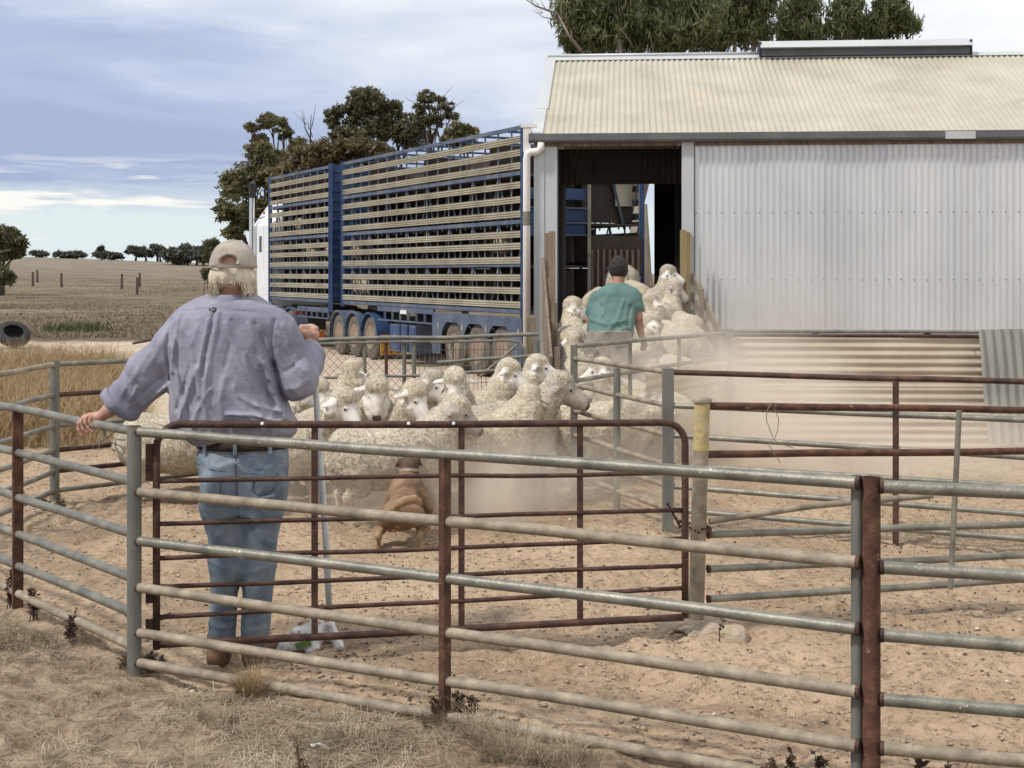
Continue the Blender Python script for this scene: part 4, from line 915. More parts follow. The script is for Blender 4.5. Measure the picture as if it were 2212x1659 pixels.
tree('pepper_tree', 'slender drooping tree directly behind the ridge vent', 'tree', foot(1735, 43), [bl(1725, 40, 43, 48, 48, .9), bl(1750, 75, 43, 45, 24, .8), bl(1700, 75, 43, 30, 28, .6), bl(1740, 0, 43, 35, 30, .7)], 'leafD', .05, 150, 113, .2, 'bark', TS, droop=.55)
tree('pepper_tree', 'narrow drooping tree above the middle of the ridge vent', 'tree', foot(1850, 43), [bl(1830, 25, 43, 42, 42, .9), bl(1860, 60, 43, 45, 32, .8), bl(1815, 65, 43, 30, 25, .6), bl(1850, -20, 43, 35, 30, .7)], 'leafD', .05, 150, 114, .2, 'bark', TS, droop=.55)
tree('pepper_tree', 'rightmost drooping tree with a rounded crown at the sky', 'tree', foot(1930, 43), [bl(1925, 25, 43, 40, 36, .9), bl(1955, 50, 43, 34, 28, .8), bl(1900, 60, 43, 34, 26, .7), bl(1930, -10, 43, 30, 24, .6)], 'leafD', .05, 150, 115, .2, 'bark', TS, droop=.55)
tree('gum_tree', 'dark rounded tree at the left edge on the paddock skyline', 'tree', foot(5, 95), [bl(10, 510, 95, 28, 22), bl(30, 525, 95, 26, 20), bl(0, 545, 95, 30, 20), bl(38, 545, 95, 14, 12, .5), bl(-30, 520, 95, 30, 30)], 'leafA', .16, 150, 121, .2, fork=.5)
tree('bush', 'dark rounded bush below the tree at the left edge of the paddock', 'bush', foot(-5, 88), [bl(-5, 595, 88, 30, 14), bl(12, 600, 88, 16, 12, .7)], 'leafA', .2, 110, 122, .1, fork=.2)
tree('bush', 'small dark bush close behind the older man\'s head', 'bush', foot(446, 80), [bl(446, 592, 80, 9, 14, .7)], 'leafA', .14, 40, 123, .05, fork=.2)
TF = 'low trees along the far skyline'
far = [(82, 548, 14, 5, 'low clump of scrub on the skyline near the left tree'), (135, 550, 22, 5, 'flat patch of scrub on the skyline left of the lone tree'), (162, 550, 20, 5, 'dark flat shrubbery right of the skyline scrub'),
       (218, 549, 16, 8, 'small flat topped tree under the tiny lone sapling'), (242, 552, 24, 6, 'low wide tree beside the small flat topped one'), (290, 541, 24, 12, 'broad flat topped tree leaning on the far skyline'),
       (311, 545, 16, 12, 'rounded tree touching the broad flat topped tree'), (338, 535, 10, 5, 'small high crowned tree on thin leaning stems'), (346, 546, 12, 7, 'small round tree below the high crowned one')]
for i, (x, y_, rx, ry, lb) in enumerate(far):
    tree('skyline_tree', lb, 'tree', foot(x+3, 262), [bl(x, y_, 262, rx*.8, ry*.8, .9, 3.), bl(x+rx*.5, y_+ry*.3, 262, rx*.5, ry*.5, .6, 3.)], 'leafF', .32, 60, 130+i, .22, group=TF, fork=.5)
ROWL = ['first dark shrubby tree of the skyline row, beside the small round tree', 'second shrubby tree from the left end of the skyline row', 'third shrubby tree from the left end of the skyline row', 'fourth shrubby tree from the left end, just left of the man\'s hat', 'shrubby skyline tree touching the left of the man\'s hair']+['dark skyline tree hidden behind the older man and the truck']*12
for i, x in enumerate(range(372, 474, 17)):
    yy = 548-(x-372)*.055+5*math.sin(i*2.1)
    tree('skyline_tree', ROWL[i], 'tree', foot(x, 240), [bl(x, yy, 240, 17, 11, 1., 3.), bl(x+4, yy+9, 240, 16, 9, 1., 3.)], 'leafF', .34, 60, 150+i, .2, group='dense row of trees on the right of the skyline', fork=.5)
tree('skyline_tree', 'tiny lone sapling sticking up above the skyline', 'tree', foot(218, 255), [bl(218, 537, 255, 5, 3, .5, .5)], 'leafF', .4, 20, 171, .08, group=TF, fork=.8)
tree('gum_tree', 'small gum tree just left of the older man\'s hat', 'tree', foot(455, 100), [bl(458, 530, 100, 14, 14, .8), bl(450, 552, 100, 9, 12, .5)], 'leafA', .2, 60, 172, .1, fork=.4)

# posts of the paddock fence
for i, (x, yt, yb) in enumerate([(71, 587, 606), (81, 576, 603), (133, 563, 594), (263, 590, 622), (296, 576, 613), (302, 570, 596), (450, 600, 632), (461, 576, 600)]):
    Y = 1.22*3000/(yb-yt) if yb-yt > 26 else 122; Y = min(Y, 135)
    X = (x-1106)/3000*Y; z = float(gz(X, Y)); mb = MB(); lx = .03*math.sin(i*5)
    mb.add([(X-.09, Y-.08, z-.2), (X+.09, Y-.08, z-.2), (X+.09, Y+.08, z-.2), (X-.09, Y+.08, z-.2), (X-.075+lx, Y-.07, z+1.25), (X+.08+lx, Y-.07, z+1.22), (X+.08+lx, Y+.07, z+1.22), (X-.075+lx, Y+.07, z+1.26)],
       [(0, 3, 2, 1), (4, 5, 6, 7), (0, 1, 5, 4), (1, 2, 6, 5), (2, 3, 7, 6), (3, 0, 4, 7)]); o = mb.build('paddock_post', G['bark'])
    setp(o, ['short wooden paddock post nearest the left bush', 'second wooden paddock post from the left', 'tall wooden paddock post below the skyline scrub', 'short dark paddock post left of the pair', 'taller dark front post of the pair in the paddock', 'paler rear post of the pair in the paddock', 'dark paddock post left of the man\'s collar', 'thin pale paddock post left of the man\'s hair'][i], 'post', 'wooden posts standing in the paddock')

# ------------------------------------------------------------------ grass
def strawmat(name, cols): return mat(name, cols, 6., .85, 0, spec=.15, trans=.2)
G['straw'] = strawmat('dry straw', [(.20, .155, .105), (.36, .29, .20), (.60, .52, .385)])
G['gold'] = strawmat('golden dry grass', [(.19, .13, .068), (.36, .262, .145), (.50, .395, .245)])
G['greyg'] = strawmat('dull paddock grass', [(.12, .095, .06), (.20, .16, .105), (.30, .25, .17)])
G['greeng'] = strawmat('green weed', [(.06, .075, .028), (.11, .12, .05)])
G['weed'] = mat('dead weed', [(.05, .032, .022), (.10, .065, .045), (.15, .10, .07)], 9, .9, 0, spec=.2)
G['weedg'] = mat('grey green weed', [(.06, .055, .035), (.11, .095, .065)], 9, .9, 0, spec=.2)
def blades(name, P, h, wd, lean, m, seed, label, cat='grass', lie=0., seg=3, parent=None, kind='stuff'):
    r = np.random.default_rng(seed); P = np.asarray(P, float); n = len(P)
    hh = h*(.4+.9*r.random(n)); th = r.random(n)*2*math.pi; d = np.stack([np.cos(th), np.sin(th), np.zeros(n)], 1)
    ln = lean*(.2+1.3*r.random(n)); wdir = np.stack([-np.sin(th+r.normal(size=n)*.7), np.cos(th), np.zeros(n)], 1); wdir /= np.linalg.norm(wdir, axis=1)[:, None]
    L_ = []
    curl = r.normal(size=(n, 3))*np.array([.25, .25, .05])
    for i in range(seg+1):
        t = i/seg; q = P+d*(hh*ln*t**1.4)[:, None]+np.array([0, 0, 1])*(hh*t*np.clip(1-ln*.35*t-lie*t, .06, 1))[:, None]+curl*(hh*t*t)[:, None]
        ww = wd*(1-t*.82)*(.6+.8*r.random(n)) if i == 0 else ww_*(1-t*.82)
        if i == 0: ww_ = ww
        L_.append(q-wdir*ww[:, None]/2); L_.append(q+wdir*ww[:, None]/2)
    V = np.stack(L_, 1).reshape(-1, 3); k = 2*(seg+1); b = (np.arange(n)*k)[:, None, None]
    q = np.array([[2*i, 2*i+1, 2*i+3, 2*i+2] for i in range(seg)])[None]; Q = (q+b).reshape(-1, 4)
    off = np.array([P[:, 0].mean(), P[:, 1].mean(), P[:, 2].min()]) if parent is None else origin_of(parent)
    o = link_obj(name, fast_mesh(name, V-off, Q), parent, off if parent is None else None); o.data.materials.append(m)
    if kind and parent is None: setp(o, label, cat, None, kind)
    return o
def fr_line(x): return 5.13-.535*x
def bl_line(x): return 4.10-1.167*x
def outside(X, Y, mrg=.0):        # in front of the front panels / left of the side panel
    return np.where(X > -1.632, Y < fr_line(X)-mrg, Y < bl_line(X)-mrg)
r = np.random.default_rng(55)
n = 260000; Y = 3.6+(r.random(n)**1.1)*5.6; X = (r.random(n)*2-1)*.46*Y; den = fbm(X*1.3, Y*1.3, 0, 15, 3); k = outside(X, Y, .06+.10*r.random(n))
thin = np.where(X > .4, .25, 1.); k &= (r.random(n) < np.clip(.16+1.1*(den-(-.05)), .03, .9)*thin); X, Y = X[k], Y[k]
P = np.stack([X, Y, gz(X, Y)-.004], 1)[:74000]
blades('dry_litter_grass', P,   .062, .0036, 2.2, G['straw'], 1, 'matted grey straw and dry grass covering the foreground soil', lie=.5)
k = r.random(len(P)) < .16; P2 = P[k][:7000]; blades('dry_litter_grass', P2+[0, 0, .003], .14, .0034, 2.6, G['straw'], 2, 'longer flattened dead stalks lying across the foreground', lie=.5)
def clump(x, y, rad, n, h, wd, lean, m, seed, label, name='grass_tuft', group=None):
    rr_ = np.random.default_rng(seed); a = rr_.random(n)*2*math.pi; q = rad*rr_.random(n)**.6; X = x+q*np.cos(a); Y = y+q*np.sin(a)
    P = np.stack([X, Y, gz(X, Y)-.005], 1); o = blades(name, P, h, wd, lean, m, seed, label, 'grass tuft', kind=None, seg=4); setp(o, label, 'grass tuft', group); return o
def gp(x, y): Y = 3000*1.7/(y-590); return ((x-1106)/3000*Y, Y)
for i, (px, py, rad, n, h, m, lb) in enumerate([(540, 1500, .06, 420, .13, 'gold', 'golden brown grass tuft under the bottom rail below the man\'s boots'), (1120, 1640, .10, 420, .19, 'straw', 'tall straw tuft at the bottom edge in the middle'),
      (1230, 1655, .12, 260, .14, 'straw', 'spiky pale straw tuft right of the tall straw tuft'), (300, 1425, .09, 500, .085, 'greyg', 'grey grass tuft against the foot of the corner post'), (960, 1560, .09, 320, .11, 'greyg', 'grey tuft at the foot of the rusty middle upright'),
      (470, 1560, .08, 200, .09, 'straw', 'thin straw tuft on bare litter at the lower left'), (1040, 1600, .07, 220, .15, 'straw', 'thin straw tuft between the rusty upright and the tall tuft'), (60, 1390, .15, 400, .07, 'greyg', 'flat grey tuft near the left edge below the side panel'), (700, 1600, .14, 300, .08, 'greyg', 'matted grey tuft left of the dead twig weed')]):
    x, y = gp(px, py); clump(x, y, rad, n, h, .0035, .9, G[m], 200+i, lb, group='grass tufts outside the front panel')
# weeds with stems and shrivelled leaves
def weed(label, x, y, h, nst, nlf, m, seed, spread=.25, leaf=.02, name='dead_weed'):
    r = np.random.default_rng(seed); z = float(gz(x, y)); t = thing(name, (x, y, z), label, 'weed', 'dead weeds along the rails'); mb = MB(); LV = []
    for i in range(nst):
        a = r.random()*2*math.pi; top = np.array([x+math.cos(a)*h*spread*r.random(), y+math.sin(a)*h*spread*r.random(), z+h*(.55+.5*r.random())]); b0 = np.array([x, y, z-.01])+r.normal(size=3)*[.012, .012, 0]
        mid = (b0+top)/2+r.normal(size=3)*h*.05; mb.tube([b0, mid, top], [.0035, .0028, .0015], 5)
        for j in range(nlf):
            f = .25+.75*r.random(); s_ = b0+(top-b0)*f; d = r.normal(size=3); d[2] = abs(d[2])*.6; d /= np.linalg.norm(d); u = np.cross(d, r.normal(size=3)); u /= np.linalg.norm(u); l = leaf*(.5+r.random())
            LV.append([s_, s_+d*l*.5+u*l*.28, s_+d*l, s_+d*l*.5-u*l*.28])
    mb.build('stem', G['weed'], t)
    LV = np.array(LV).reshape(-1, 3); obj_from('leaves', LV, np.arange(len(LV)).reshape(-1, 4), G[m], t, smooth=False); return t
for i, (px, py, h, ns, nl, m, lb) in enumerate([(25, 1310, .22, 9, 26, 'weed', 'tall shrivelled weed against the side panel at the left edge'), (75, 1330, .15, 8, 22, 'weed', 'low brown weed right of the tall edge weed'), (155, 1380, .14, 7, 24, 'weed', 'brown weed leaning on the bottom rail of the side panel'),
      (325, 1430, .07, 16, 30, 'weedg', 'low dark green mat of weed at the foot of the corner post'), (945, 1560, .12, 6, 18, 'weed', 'dark dock weed left of the rusty middle upright'), (990, 1550, .11, 6, 20, 'weedg', 'greenish dock weed right of the rusty middle upright'), (1015, 1560, .13, 4, 14, 'weed', 'tall thin dock weed beside the greenish one'),
      (655, 1690, .17, 5, 7, 'weed', 'bare dead twig weed at the bottom edge below the bag'), (1665, 1690, .10, 4, 16, 'weed', 'curled brown weed left of three near the bottom right'), (1710, 1690, .11, 4, 18, 'weed', 'middle curled brown weed near the bottom right'), (1775, 1695, .11, 5, 18, 'weed', 'curled brown weed nearest the thick rusty post'), (1990, 1690, .08, 5, 12, 'weed', 'low curled weed under the rail right of the thick post'), (2050, 1690, .07, 4, 12, 'weed', 'small curled weed farthest right under the rail'),
      (1568, 1390, .16, 1, 12, 'weed', 'single thin dead stalk beside the concrete plug'), (98, 1100, .10, 5, 14, 'weed', 'brown weed at the foot of the far left corner post'), (130, 1095, .13, 3, 14, 'weed', 'upright brown weed just right of the far left post'), (345, 1415, .04, 4, 10, 'weedg', 'tiny dark weed between corner post and boots'), (270, 1430, .06, 5, 8, 'weed', 'little weed just left of the corner post')]):
    x, y = gp(px, py); weed(lb, x, y, h, ns, nl, m, 300+i, leaf=.022)
# tall golden grass behind the far left rails
r = np.random.default_rng(66); n = 60000
Y = 13.5+r.random(n)**.8*16; X = (-.42+r.random(n)*.19)*Y; edge = -.275-.012*(Y-13.5)/9+.03*fbm(Y*.7, X*.7, 0, 3, 2); k = X/Y < edge; X, Y = X[k], Y[k]
k = r.random(len(X)) < np.clip(.55+.7*fbm(X*.8, Y*.8, 0, 8, 2), .1, 1); X, Y = X[k], Y[k]; P = np.stack([X, Y, gz(X, Y)], 1)
blades('tall_dry_grass', P, .52, .012, .6, G['gold'], 5, 'tall golden dry grass behind the far left rails', seg=4)
# thin dead grass on the floor of the right pen
r = np.random.default_rng(70); n = 60000; Y = 6.9+r.random(n)*6.2; X = .9+r.random(n)*4.6; k = (Y > 9.15-.395*(X-1.0)) | ((X > 1.2) & (r.random(n) < .12)); X, Y = X[k], Y[k]
k = r.random(len(X)) < np.clip(.12+.5*fbm(X*1.1, Y*1.1, 0, 58, 3), .02, .6); X, Y = X[k], Y[k]; P = np.stack([X, Y, gz(X, Y)-.003], 1)[:9000]
blades('dead_grass', P, .06, .0042, 1.6, G['straw'], 8, 'thin dead grass and stalks on the floor of the right pen', seg=2)
# paddock tussocks
r = np.random.default_rng(67); n = 60000; Y = 41*np.exp(r.random(n)*math.log(150/41)); X = (-.42+r.random(n)*.36)*Y; den = fbm(X*.13, Y*.11, 0, 18, 3)
k = r.random(n) < np.clip(.3+.9*den, .02, 1); X, Y = X[k], Y[k]; P = np.stack([X, Y, gz(X, Y)-.02], 1)[:26000]
blades('paddock_grass', P, .15, .05, .8, G['greyg'], 6, 'grey brown dry pasture covering the paddock', seg=2)
X = -10.3+r.normal(size=420)*.55; Y = 34+10+r.normal(size=420)*.5; X = (175-1106)/3000*46+r.normal(size=420)*.55; Y = 46+r.normal(size=420)*.6
o = blades('green_weed_patch', np.stack([X, Y, gz(X, Y)], 1), .30, .05, .5, G['greeng'], 7, 'x', kind=None, seg=2); setp(o, 'low patch of green weeds beyond the pale track', 'weeds', None, 'stuff')
# pellets and clods on the yard floor, stones outside
def lumps(name, label, X, Y, size, m, seed, cat):
    r = np.random.default_rng(seed); n = len(X); ic = np.array([(0, 0, 1.), (.9, 0, .1), (.2, .9, .15), (-.85, .3, .1), (-.3, -.9, .12), (.1, .1, -.6)]); T = np.array([(0, 1, 2), (0, 2, 3), (0, 3, 4), (0, 4, 1), (5, 2, 1), (5, 3, 2), (5, 4, 3), (5, 1, 4)])
    a = r.random(n)*6.28; s_ = size*(.5+1.2*r.random(n)**2); c, sn_ = np.cos(a), np.sin(a); jit = 1+.35*r.normal(size=(n, 6, 3))
    q = ic[None]*jit; x = (q[..., 0]*c[:, None]-q[..., 1]*sn_[:, None])*s_[:, None]; y = (q[..., 0]*sn_[:, None]+q[..., 1]*c[:, None])*s_[:, None]; z = q[..., 2]*s_[:, None]*.6
    V = np.stack([x+X[:, None], y+Y[:, None], z+gz(X, Y)[:, None]+.1*s_[:, None]], -1).reshape(-1, 3); Q = (T[None]+(np.arange(n)*6)[:, None, None]).reshape(-1, 3)
    o = obj_from(name, V, Q, m, None, smooth=False); setp(o, label, cat, None, 'stuff')
G['dung'] = mat('dry dung', [(.07, .05, .035), (.14, .10, .07)], 20, .95, 0)
G['clod'] = mat('soil clods', [(.33, .24, .165), (.45, .34, .245)], 12, .95, 0)
G['stone'] = mat('pale stones', [(.5, .42, .33), (.62, .54, .44)], 12, .9, 0)
r = np.random.default_rng(68); n = 90000; Y = 4.0*np.exp(r.random(n)*math.log(3.3)); X = (r.random(n)*2-1)*.42*Y; k = ~outside(X, Y, 0); X, Y = X[k], Y[k]
d_ = fbm(X*1.6, Y*1.1, 0, 91, 3); k = r.random(len(X)) < np.clip(.025+.22*(d_-.02), .012, .17); Xd, Yd = X[k], Y[k]; lumps('dung_pellets', 'dark sheep droppings and trampled bits scattered over the yard floor', Xd, Yd, .0072, G['dung'], 3, 'droppings')
k = r.random(len(X)) < .11; lumps('soil_clods', 'kicked up clods of tan soil over the yard floor', X[k], Y[k], .010, G['clod'], 4, 'soil')
k = r.random(len(X)) < .0015; lumps('pale_stones', 'few pale little stones on the yard floor', X[k], Y[k], .012, G['stone'], 5, 'stones')
# old tyre lying in the grass, log by the track
tc_ = W(28, 723, 36.0); ax = np.array([.35, -.55, .75]); ax /= np.linalg.norm(ax); mb = MB()
mb.lathe(tc_-ax*.09, ax, [(0, .25), (0, .34), (.03, .42), (.07, .44), (.15, .44), (.19, .42), (.22, .34), (.22, .25), (.19, .25), (.17, .34), (.05, .34), (.03, .25), (0, .25)], 30)
o = mb.build('old_tyre', G['dark'], auto=50); setp(o, 'old black tyre lying tilted in the tall golden grass', 'tyre')
mb = MB(); lg = W(315, 738, 36.5); mb.tube([lg+[-.35, 0, -.05], lg+[0, 0, .03], lg+[.25, 0, .09]], [.03, .05, .03], 7); mb.tube([lg+[.1, 0, .04], lg+[.2, .05, -.12]], .015, 6); o = mb.build('dead_branch', G['bark']); setp(o, 'short broken branch lying at the edge of the pale track', 'branch')
mb = MB()
for i, (px, py) in enumerate([(690, 1612)]):
    x, y = gp(px, py); z = float(gz(x, y)); mb.tube([(x-.03, y, z+.03), (x, y+.01, z+.035), (x+.04, y, z+.02), (x+.06, y, z+.025)], [.008, .006, .005, .009], 8)
o = mb.build('scrap_plastic', G['pvc']); setp(o, 'scrap of white plastic lying in the dry litter near the bottom', 'litter')
x, y = gp(1315, 1412); z = float(gz(1.0, y)); mb = MB(); q = W(1390, 1272, 7.3); mb.tube([q+[-.05, 0, -.005], q+[-.01, 0, .01], q+[.03, 0, .012], q+[.05, .01, -.01]], [.006, .009, .008, .004], 7); o = mb.build('stick', G['dusty']); setp(o, 'short pale curved stick on the sand behind the gate', 'stick')
# ------------------------------------------------------------------ mesh fence behind the mob
jf = thing('mesh_fence', (-.6, 13.3, 0), 'pipe and chain mesh fence behind the mob in front of the truck wheels', 'fence')
def JW(x, y, Y=13.1): return W(x, y, Y)
for i, (a, b, r_, m) in enumerate([((600, 737), (1162, 722), .020, 'post'), ((560, 743), (1010, 737), .014, 'pipe'), ((935, 808), (1160, 797), .017, 'post'), ((945, 783), (1160, 768), .017, 'post'), ((600, 818), (930, 810), .014, 'post')]):
    mb = MB(); mb.tube(wob_pts(JW(*a), JW(*b), .01, 10, 90+i), r_, 10); mb.build('rail', G[m], jf, auto=50)
mb = MB(); mb.tube([JW(930, 740), JW(1100, 735), JW(1122, 738), JW(1133, 755), JW(1134, 850)], .014, 10); mb.build('gate_frame', G['post'], jf, smooth=True)
mb = MB(); mb.tube([JW(1035, 815), JW(1120, 742)], .012, 8); mb.build('brace', G['pipe'], jf)
for x_, m_, r_ in ((787, 'post', .018), (834, 'rust', .016), (873, 'post', .018), (894, 'post', .02), (977, 'post', .016), (1160, 'post', .026), (640, 'post', .02)):
    mb = MB(); a = JW(x_, 735); mb.tube([(a[0], 13.12, -.05), (a[0], 13.12, a[2])], r_, 10); mb.build('upright', G[m_], jf, auto=50)
mb = MB(); x0, x1 = JW(600, 0)[0], JW(893, 0)[0]; zt = 1.03; st = .078; Hh = .98
kx = x0-Hh
while kx < x1:
    for sg in (1, -1):
        a = np.array([kx, 13.13, .05]); b = np.array([kx+Hh, 13.13, .05+Hh])
        if sg < 0: a, b = np.array([kx, 13.13, .05+Hh]), np.array([kx+Hh, 13.13, .05])
        ta_ = max(0, (x0-a[0])/Hh); tb_ = min(1, (x1-a[0])/Hh)
        if tb_ > ta_: mb.tube([a+(b-a)*ta_, a+(b-a)*tb_], .0022, 4, cap=False)
    kx += st
o = mb.build('chain_mesh', G['wire'], jf); o['kind'] = 'stuff'
mb = MB(); x0, x1 = JW(897, 0)[0], JW(1134, 0)[0]; q = x0
while q < x1: mb.tube([(q, 13.14, .05), (q+.01*math.sin(q*30), 13.14, 1.02)], .0026, 4, cap=False); q += .042
for z in (.12, .3, .48, .66, .82, .97): mb.tube([(x0, 13.145, z), (x1, 13.145, z+.01)], .003, 4, cap=False)
o = mb.build('wire_mesh', G['wire'], jf); o['kind'] = 'stuff'
# ------------------------------------------------------------------ sheep
def woolmat(name, cols):
    m = bpy.data.materials.new(name); m.use_nodes = True; nt = m.node_tree; nt.nodes.clear()
    o = N(nt, 'ShaderNodeOutputMaterial'); b = N(nt, 'ShaderNodeBsdfPrincipled'); link(nt, b.outputs[0], o.inputs[0])
    b.inputs['Roughness'].default_value = 1.; b.inputs['Specular IOR Level'].default_value = .1
    b.inputs['Sheen Weight'].default_value = .35; b.inputs['Sheen Roughness'].default_value = .6
    v = N(nt, 'ShaderNodeTexCoord').outputs['Object']; v2 = vmath(nt, 'MULTIPLY', v, (1, 1, .6))
    n1 = noise(nt, v2, 3.6, 4, .62, .6); n2 = noise(nt, v2, 46, 5, .66, 1.4); n3 = noise(nt, v, 1.8, 2)
    c = ramp(nt, n2, [(.34, cols[0]), (.45, cols[1]), (.62, cols[2])])
    c = mixc(nt, ramp(nt, n1, [(.44, 0.0), (.64, .75)]), c, cols[3])
    c = mixc(nt, ramp(nt, noise(nt, vmath(nt, 'MULTIPLY', v, (1, 1, .45)), 15, 3, .6, 1.2), [(.30, .5), (.43, 0.0)]), c, cols[0])  # dark streaks paint the shade of fleece crevices into the wool colour
    link(nt, c, b.inputs['Base Color'])
    bn = N(nt, 'ShaderNodeBump'); bn.inputs['Strength'].default_value = 1.; bn.inputs['Distance'].default_value = .022
    link(nt, fmath(nt, 'ADD', n2, fmath(nt, 'MULTIPLY', noise(nt, v, 90, 3, .6), .3)), bn.inputs['Height']); link(nt, bn.outputs[0], b.inputs['Normal']); return m
G['wool'] = [woolmat('cream wool', [(.36, .29, .195), (.61, .52, .37), (.77, .685, .515), (.43, .35, .245)]),
             woolmat('greyish wool', [(.25, .205, .145), (.52, .445, .33), (.67, .59, .455), (.36, .30, .22)]),
             woolmat('warm wool', [(.37, .285, .19), (.60, .495, .345), (.75, .65, .475), (.46, .355, .245)])]
G['face'] = mat('sheep face hair', [(.50, .45, .38), (.66, .62, .56), (.76, .73, .68)], 14, .8, 0, .15, 90, spec=.2)
G['faceg'] = mat('dusty grey sheep face', [(.25, .21, .17), (.36, .32, .27), (.45, .41, .35)], 14, .85, 0, .2, 90, spec=.2)
G['nose'] = mat('sheep nose', [(.06, .045, .04), (.16, .12, .10)], 30, .6)
G['shank'] = mat('dusty sheep leg hair', [(.38, .30, .22), (.52, .44, .34)], 14, .85)
G['eye'] = mat('eye', [(.02, .014, .01)], rough=.15)
G['tag'] = mat('white ear tag', [(.85, .85, .82)], rough=.4)
def unit(yaw, el): return np.array([math.cos(R(el))*math.cos(R(yaw)), math.cos(R(el))*math.sin(R(yaw)), math.sin(R(el))])
def sheep(label, px, py, Y, hdg, neck=(0, 50), head=(0, -25), sc=None, zg=None, wool=0, face='face', tag=None, vox=.014, seed=1, locks=1, nl=.31, hp=None):
    """px, py: the middle of the back; hdg 0 = towards the right of the yard, 90 = away from the camera."""
    bk = W(px, py, Y); X0 = bk[0]; z0 = float(gz(X0, Y)) if zg is None else zg
    s = float(np.clip((bk[2]-z0)/.72, .86, 1.14)) if sc is None else sc
    if hp is not None:          # raise the neck and place the body so that the head stands where it should
        s = 1.0 if sc is None else sc; nk_y, nk_e = neck
        for _ in range(6):
            f = unit(nk_y, nk_e)*nl+np.array([.33, 0, .55]); hy = f[0]*math.sin(R(hdg))+f[1]*math.cos(R(hdg)); Yh = Y+s*hy
            if zg is None: z0 = float(gz(X0, Y))
            hw_ = W(hp[0], hp[1], Yh); sn = ((hw_[2]-z0)/s-.55)/nl; nk_e = math.degrees(math.asin(float(np.clip(sn, -.3, .985)))); X0 = hw_[0]-s*(f[0]*math.cos(R(hdg))-f[1]*math.sin(R(hdg)))
        neck = (nk_y, nk_e)
    r = np.random.default_rng(seed); B = np.array([.33, 0, .55]); nd = unit(*neck); H = B+nd*nl; hd = unit(*head)
    side = np.cross([0, 0, 1.], hd); side /= np.linalg.norm(side); hu = np.cross(hd, side)
    g = Sdf((-.58, -.42, -.02), (.92, .42, 1.12), vox)
    if abs(H[1])+.25 > .42: g = Sdf((-.58, -.62, -.02), (.92, .62, 1.12), vox)
    g.ell((0, 0, .465), (.44, .205, .215), .05).ell((.27, 0, .45), (.19, .185, .235), .08).ell((-.30, 0, .465), (.19, .195, .215), .08).ell((-.02, 0, .395), (.36, .195, .16), .08)
    g.cap(B+[-.10, 0, -.03], H-nd*.03-hd*.02, .155, .088, .09); g.cap(B+[.02, 0, -.11], H-nd*.12+[0, 0, -.02], .12, .075, .07)
    for i in range(3): q = B+nd*(.07+.075*i); g.cap(q+side*.05-nd*.01, q-side*.05-nd*.01, .118-.013*i, .118-.013*i, .012)
    st = [r.uniform(-.06, .06) for _ in range(4)]
    for i, (lx, ly) in enumerate(((.27, .095), (.27, -.095))):
        g.cap((lx, ly, .34), (lx+st[i]*.5, ly, .19), .075, .042, .03); g.cap((lx+st[i]*.5, ly, .20), (lx+st[i], ly, .045), .027, .020, .02); g.cap((lx+st[i]+.0, ly, .03), (lx+st[i]+.022, ly, .018), .025, .022, .01)
    for i, (lx, ly) in enumerate(((-.30, .10), (-.30, -.10))):
        g.cap((lx+.02, ly, .36), (lx+.04, ly, .27), .115, .075, .04); g.cap((lx+.04, ly, .27), (lx-.05, ly, .20), .062, .036, .03); g.cap((lx-.05, ly, .20), (lx-.03+st[2+i]*.6, ly, .045), .026, .020, .02); g.cap((lx-.03+st[2+i]*.6, ly, .03), (lx-.005+st[2+i]*.6, ly, .018), .025, .022, .01)
    g.cap((-.47, 0, .54), (-.50, 0, .44), .035, .028, .03)
    # curls of the fleece cut into the surface, fading on face and shanks
    def fl(X, Yy, Z):
        n = vnoise(X*34+3*vnoise(X*9, Yy*9, Z*9, 3), Yy*34, Z*21, seed)+.6*vnoise(X*17, Yy*17, Z*10, seed+2)
        m = sstep(.17, .26, Z); t = (X-H[0])*hd[0]+(Yy-H[1])*hd[1]+(Z-H[2])*hd[2]; dd = np.sqrt((X-H[0])**2+(Yy-H[1])**2+(Z-H[2])**2)
        return -(np.abs(n)*.0115-.006)*m-.010*m*vnoise(X*5, Yy*5, Z*5, seed+7)
    g.field(fl)
    # head
    g.ell(H-hd*.01+hu*.018, (.100, .092, .086), .03, np.array([hd, side, hu])); g.ell(H+hu*.066+hd*.004, (.082, .078, .046), .02, np.array([hd, side, hu]))
    g.cap(H+hd*.04-hu*.012, H+hd*.215-hu*.060, .066, .040, .025); g.cap(H+hd*.0-hu*.045, H+hd*.16-hu*.082, .056, .028, .03); g.cap(H+hd*.06+hu*.020, H+hd*.20-hu*.028, .038, .030, .03)
    for sg in (-1, 1): g.ell(H+hd*.078+side*sg*.050+hu*.020, (.024, .015, .014), .012, np.array([hd, side, hu]))
    for sg in (-1, 1):
        e0 = H-hd*.0+side*sg*.075+hu*.004; e1 = e0+side*sg*.095-hu*.040-hd*.010; ed = (e1-e0)/np.linalg.norm(e1-e0); en = np.cross(ed, hd); en /= np.linalg.norm(en); eb = np.cross(en, ed)
        g.ell((e0+e1)/2, (.068, .027, .010), .008, np.array([ed, eb, en]))
    V, Q = g.nets(); Nn = vnormals(V, Q)
    C = V[Q].mean(1); q = C-H; t = q@hd; rad = np.linalg.norm(q-t[:, None]*hd, axis=1); su = q@hu; sd_ = np.abs(q@side)
    isface = ((t > .062+.45*np.clip(su, 0, 1)+.006*np.sin(C[:, 1]*160)) & (rad < .11) & (t < .30)) | ((sd_ > .090) & (np.abs(t) < .06) & (np.abs(su) < .07)) | (C[:, 2] < .165)
    isnose = (t > .232) & (rad < .11) & (t < .32)
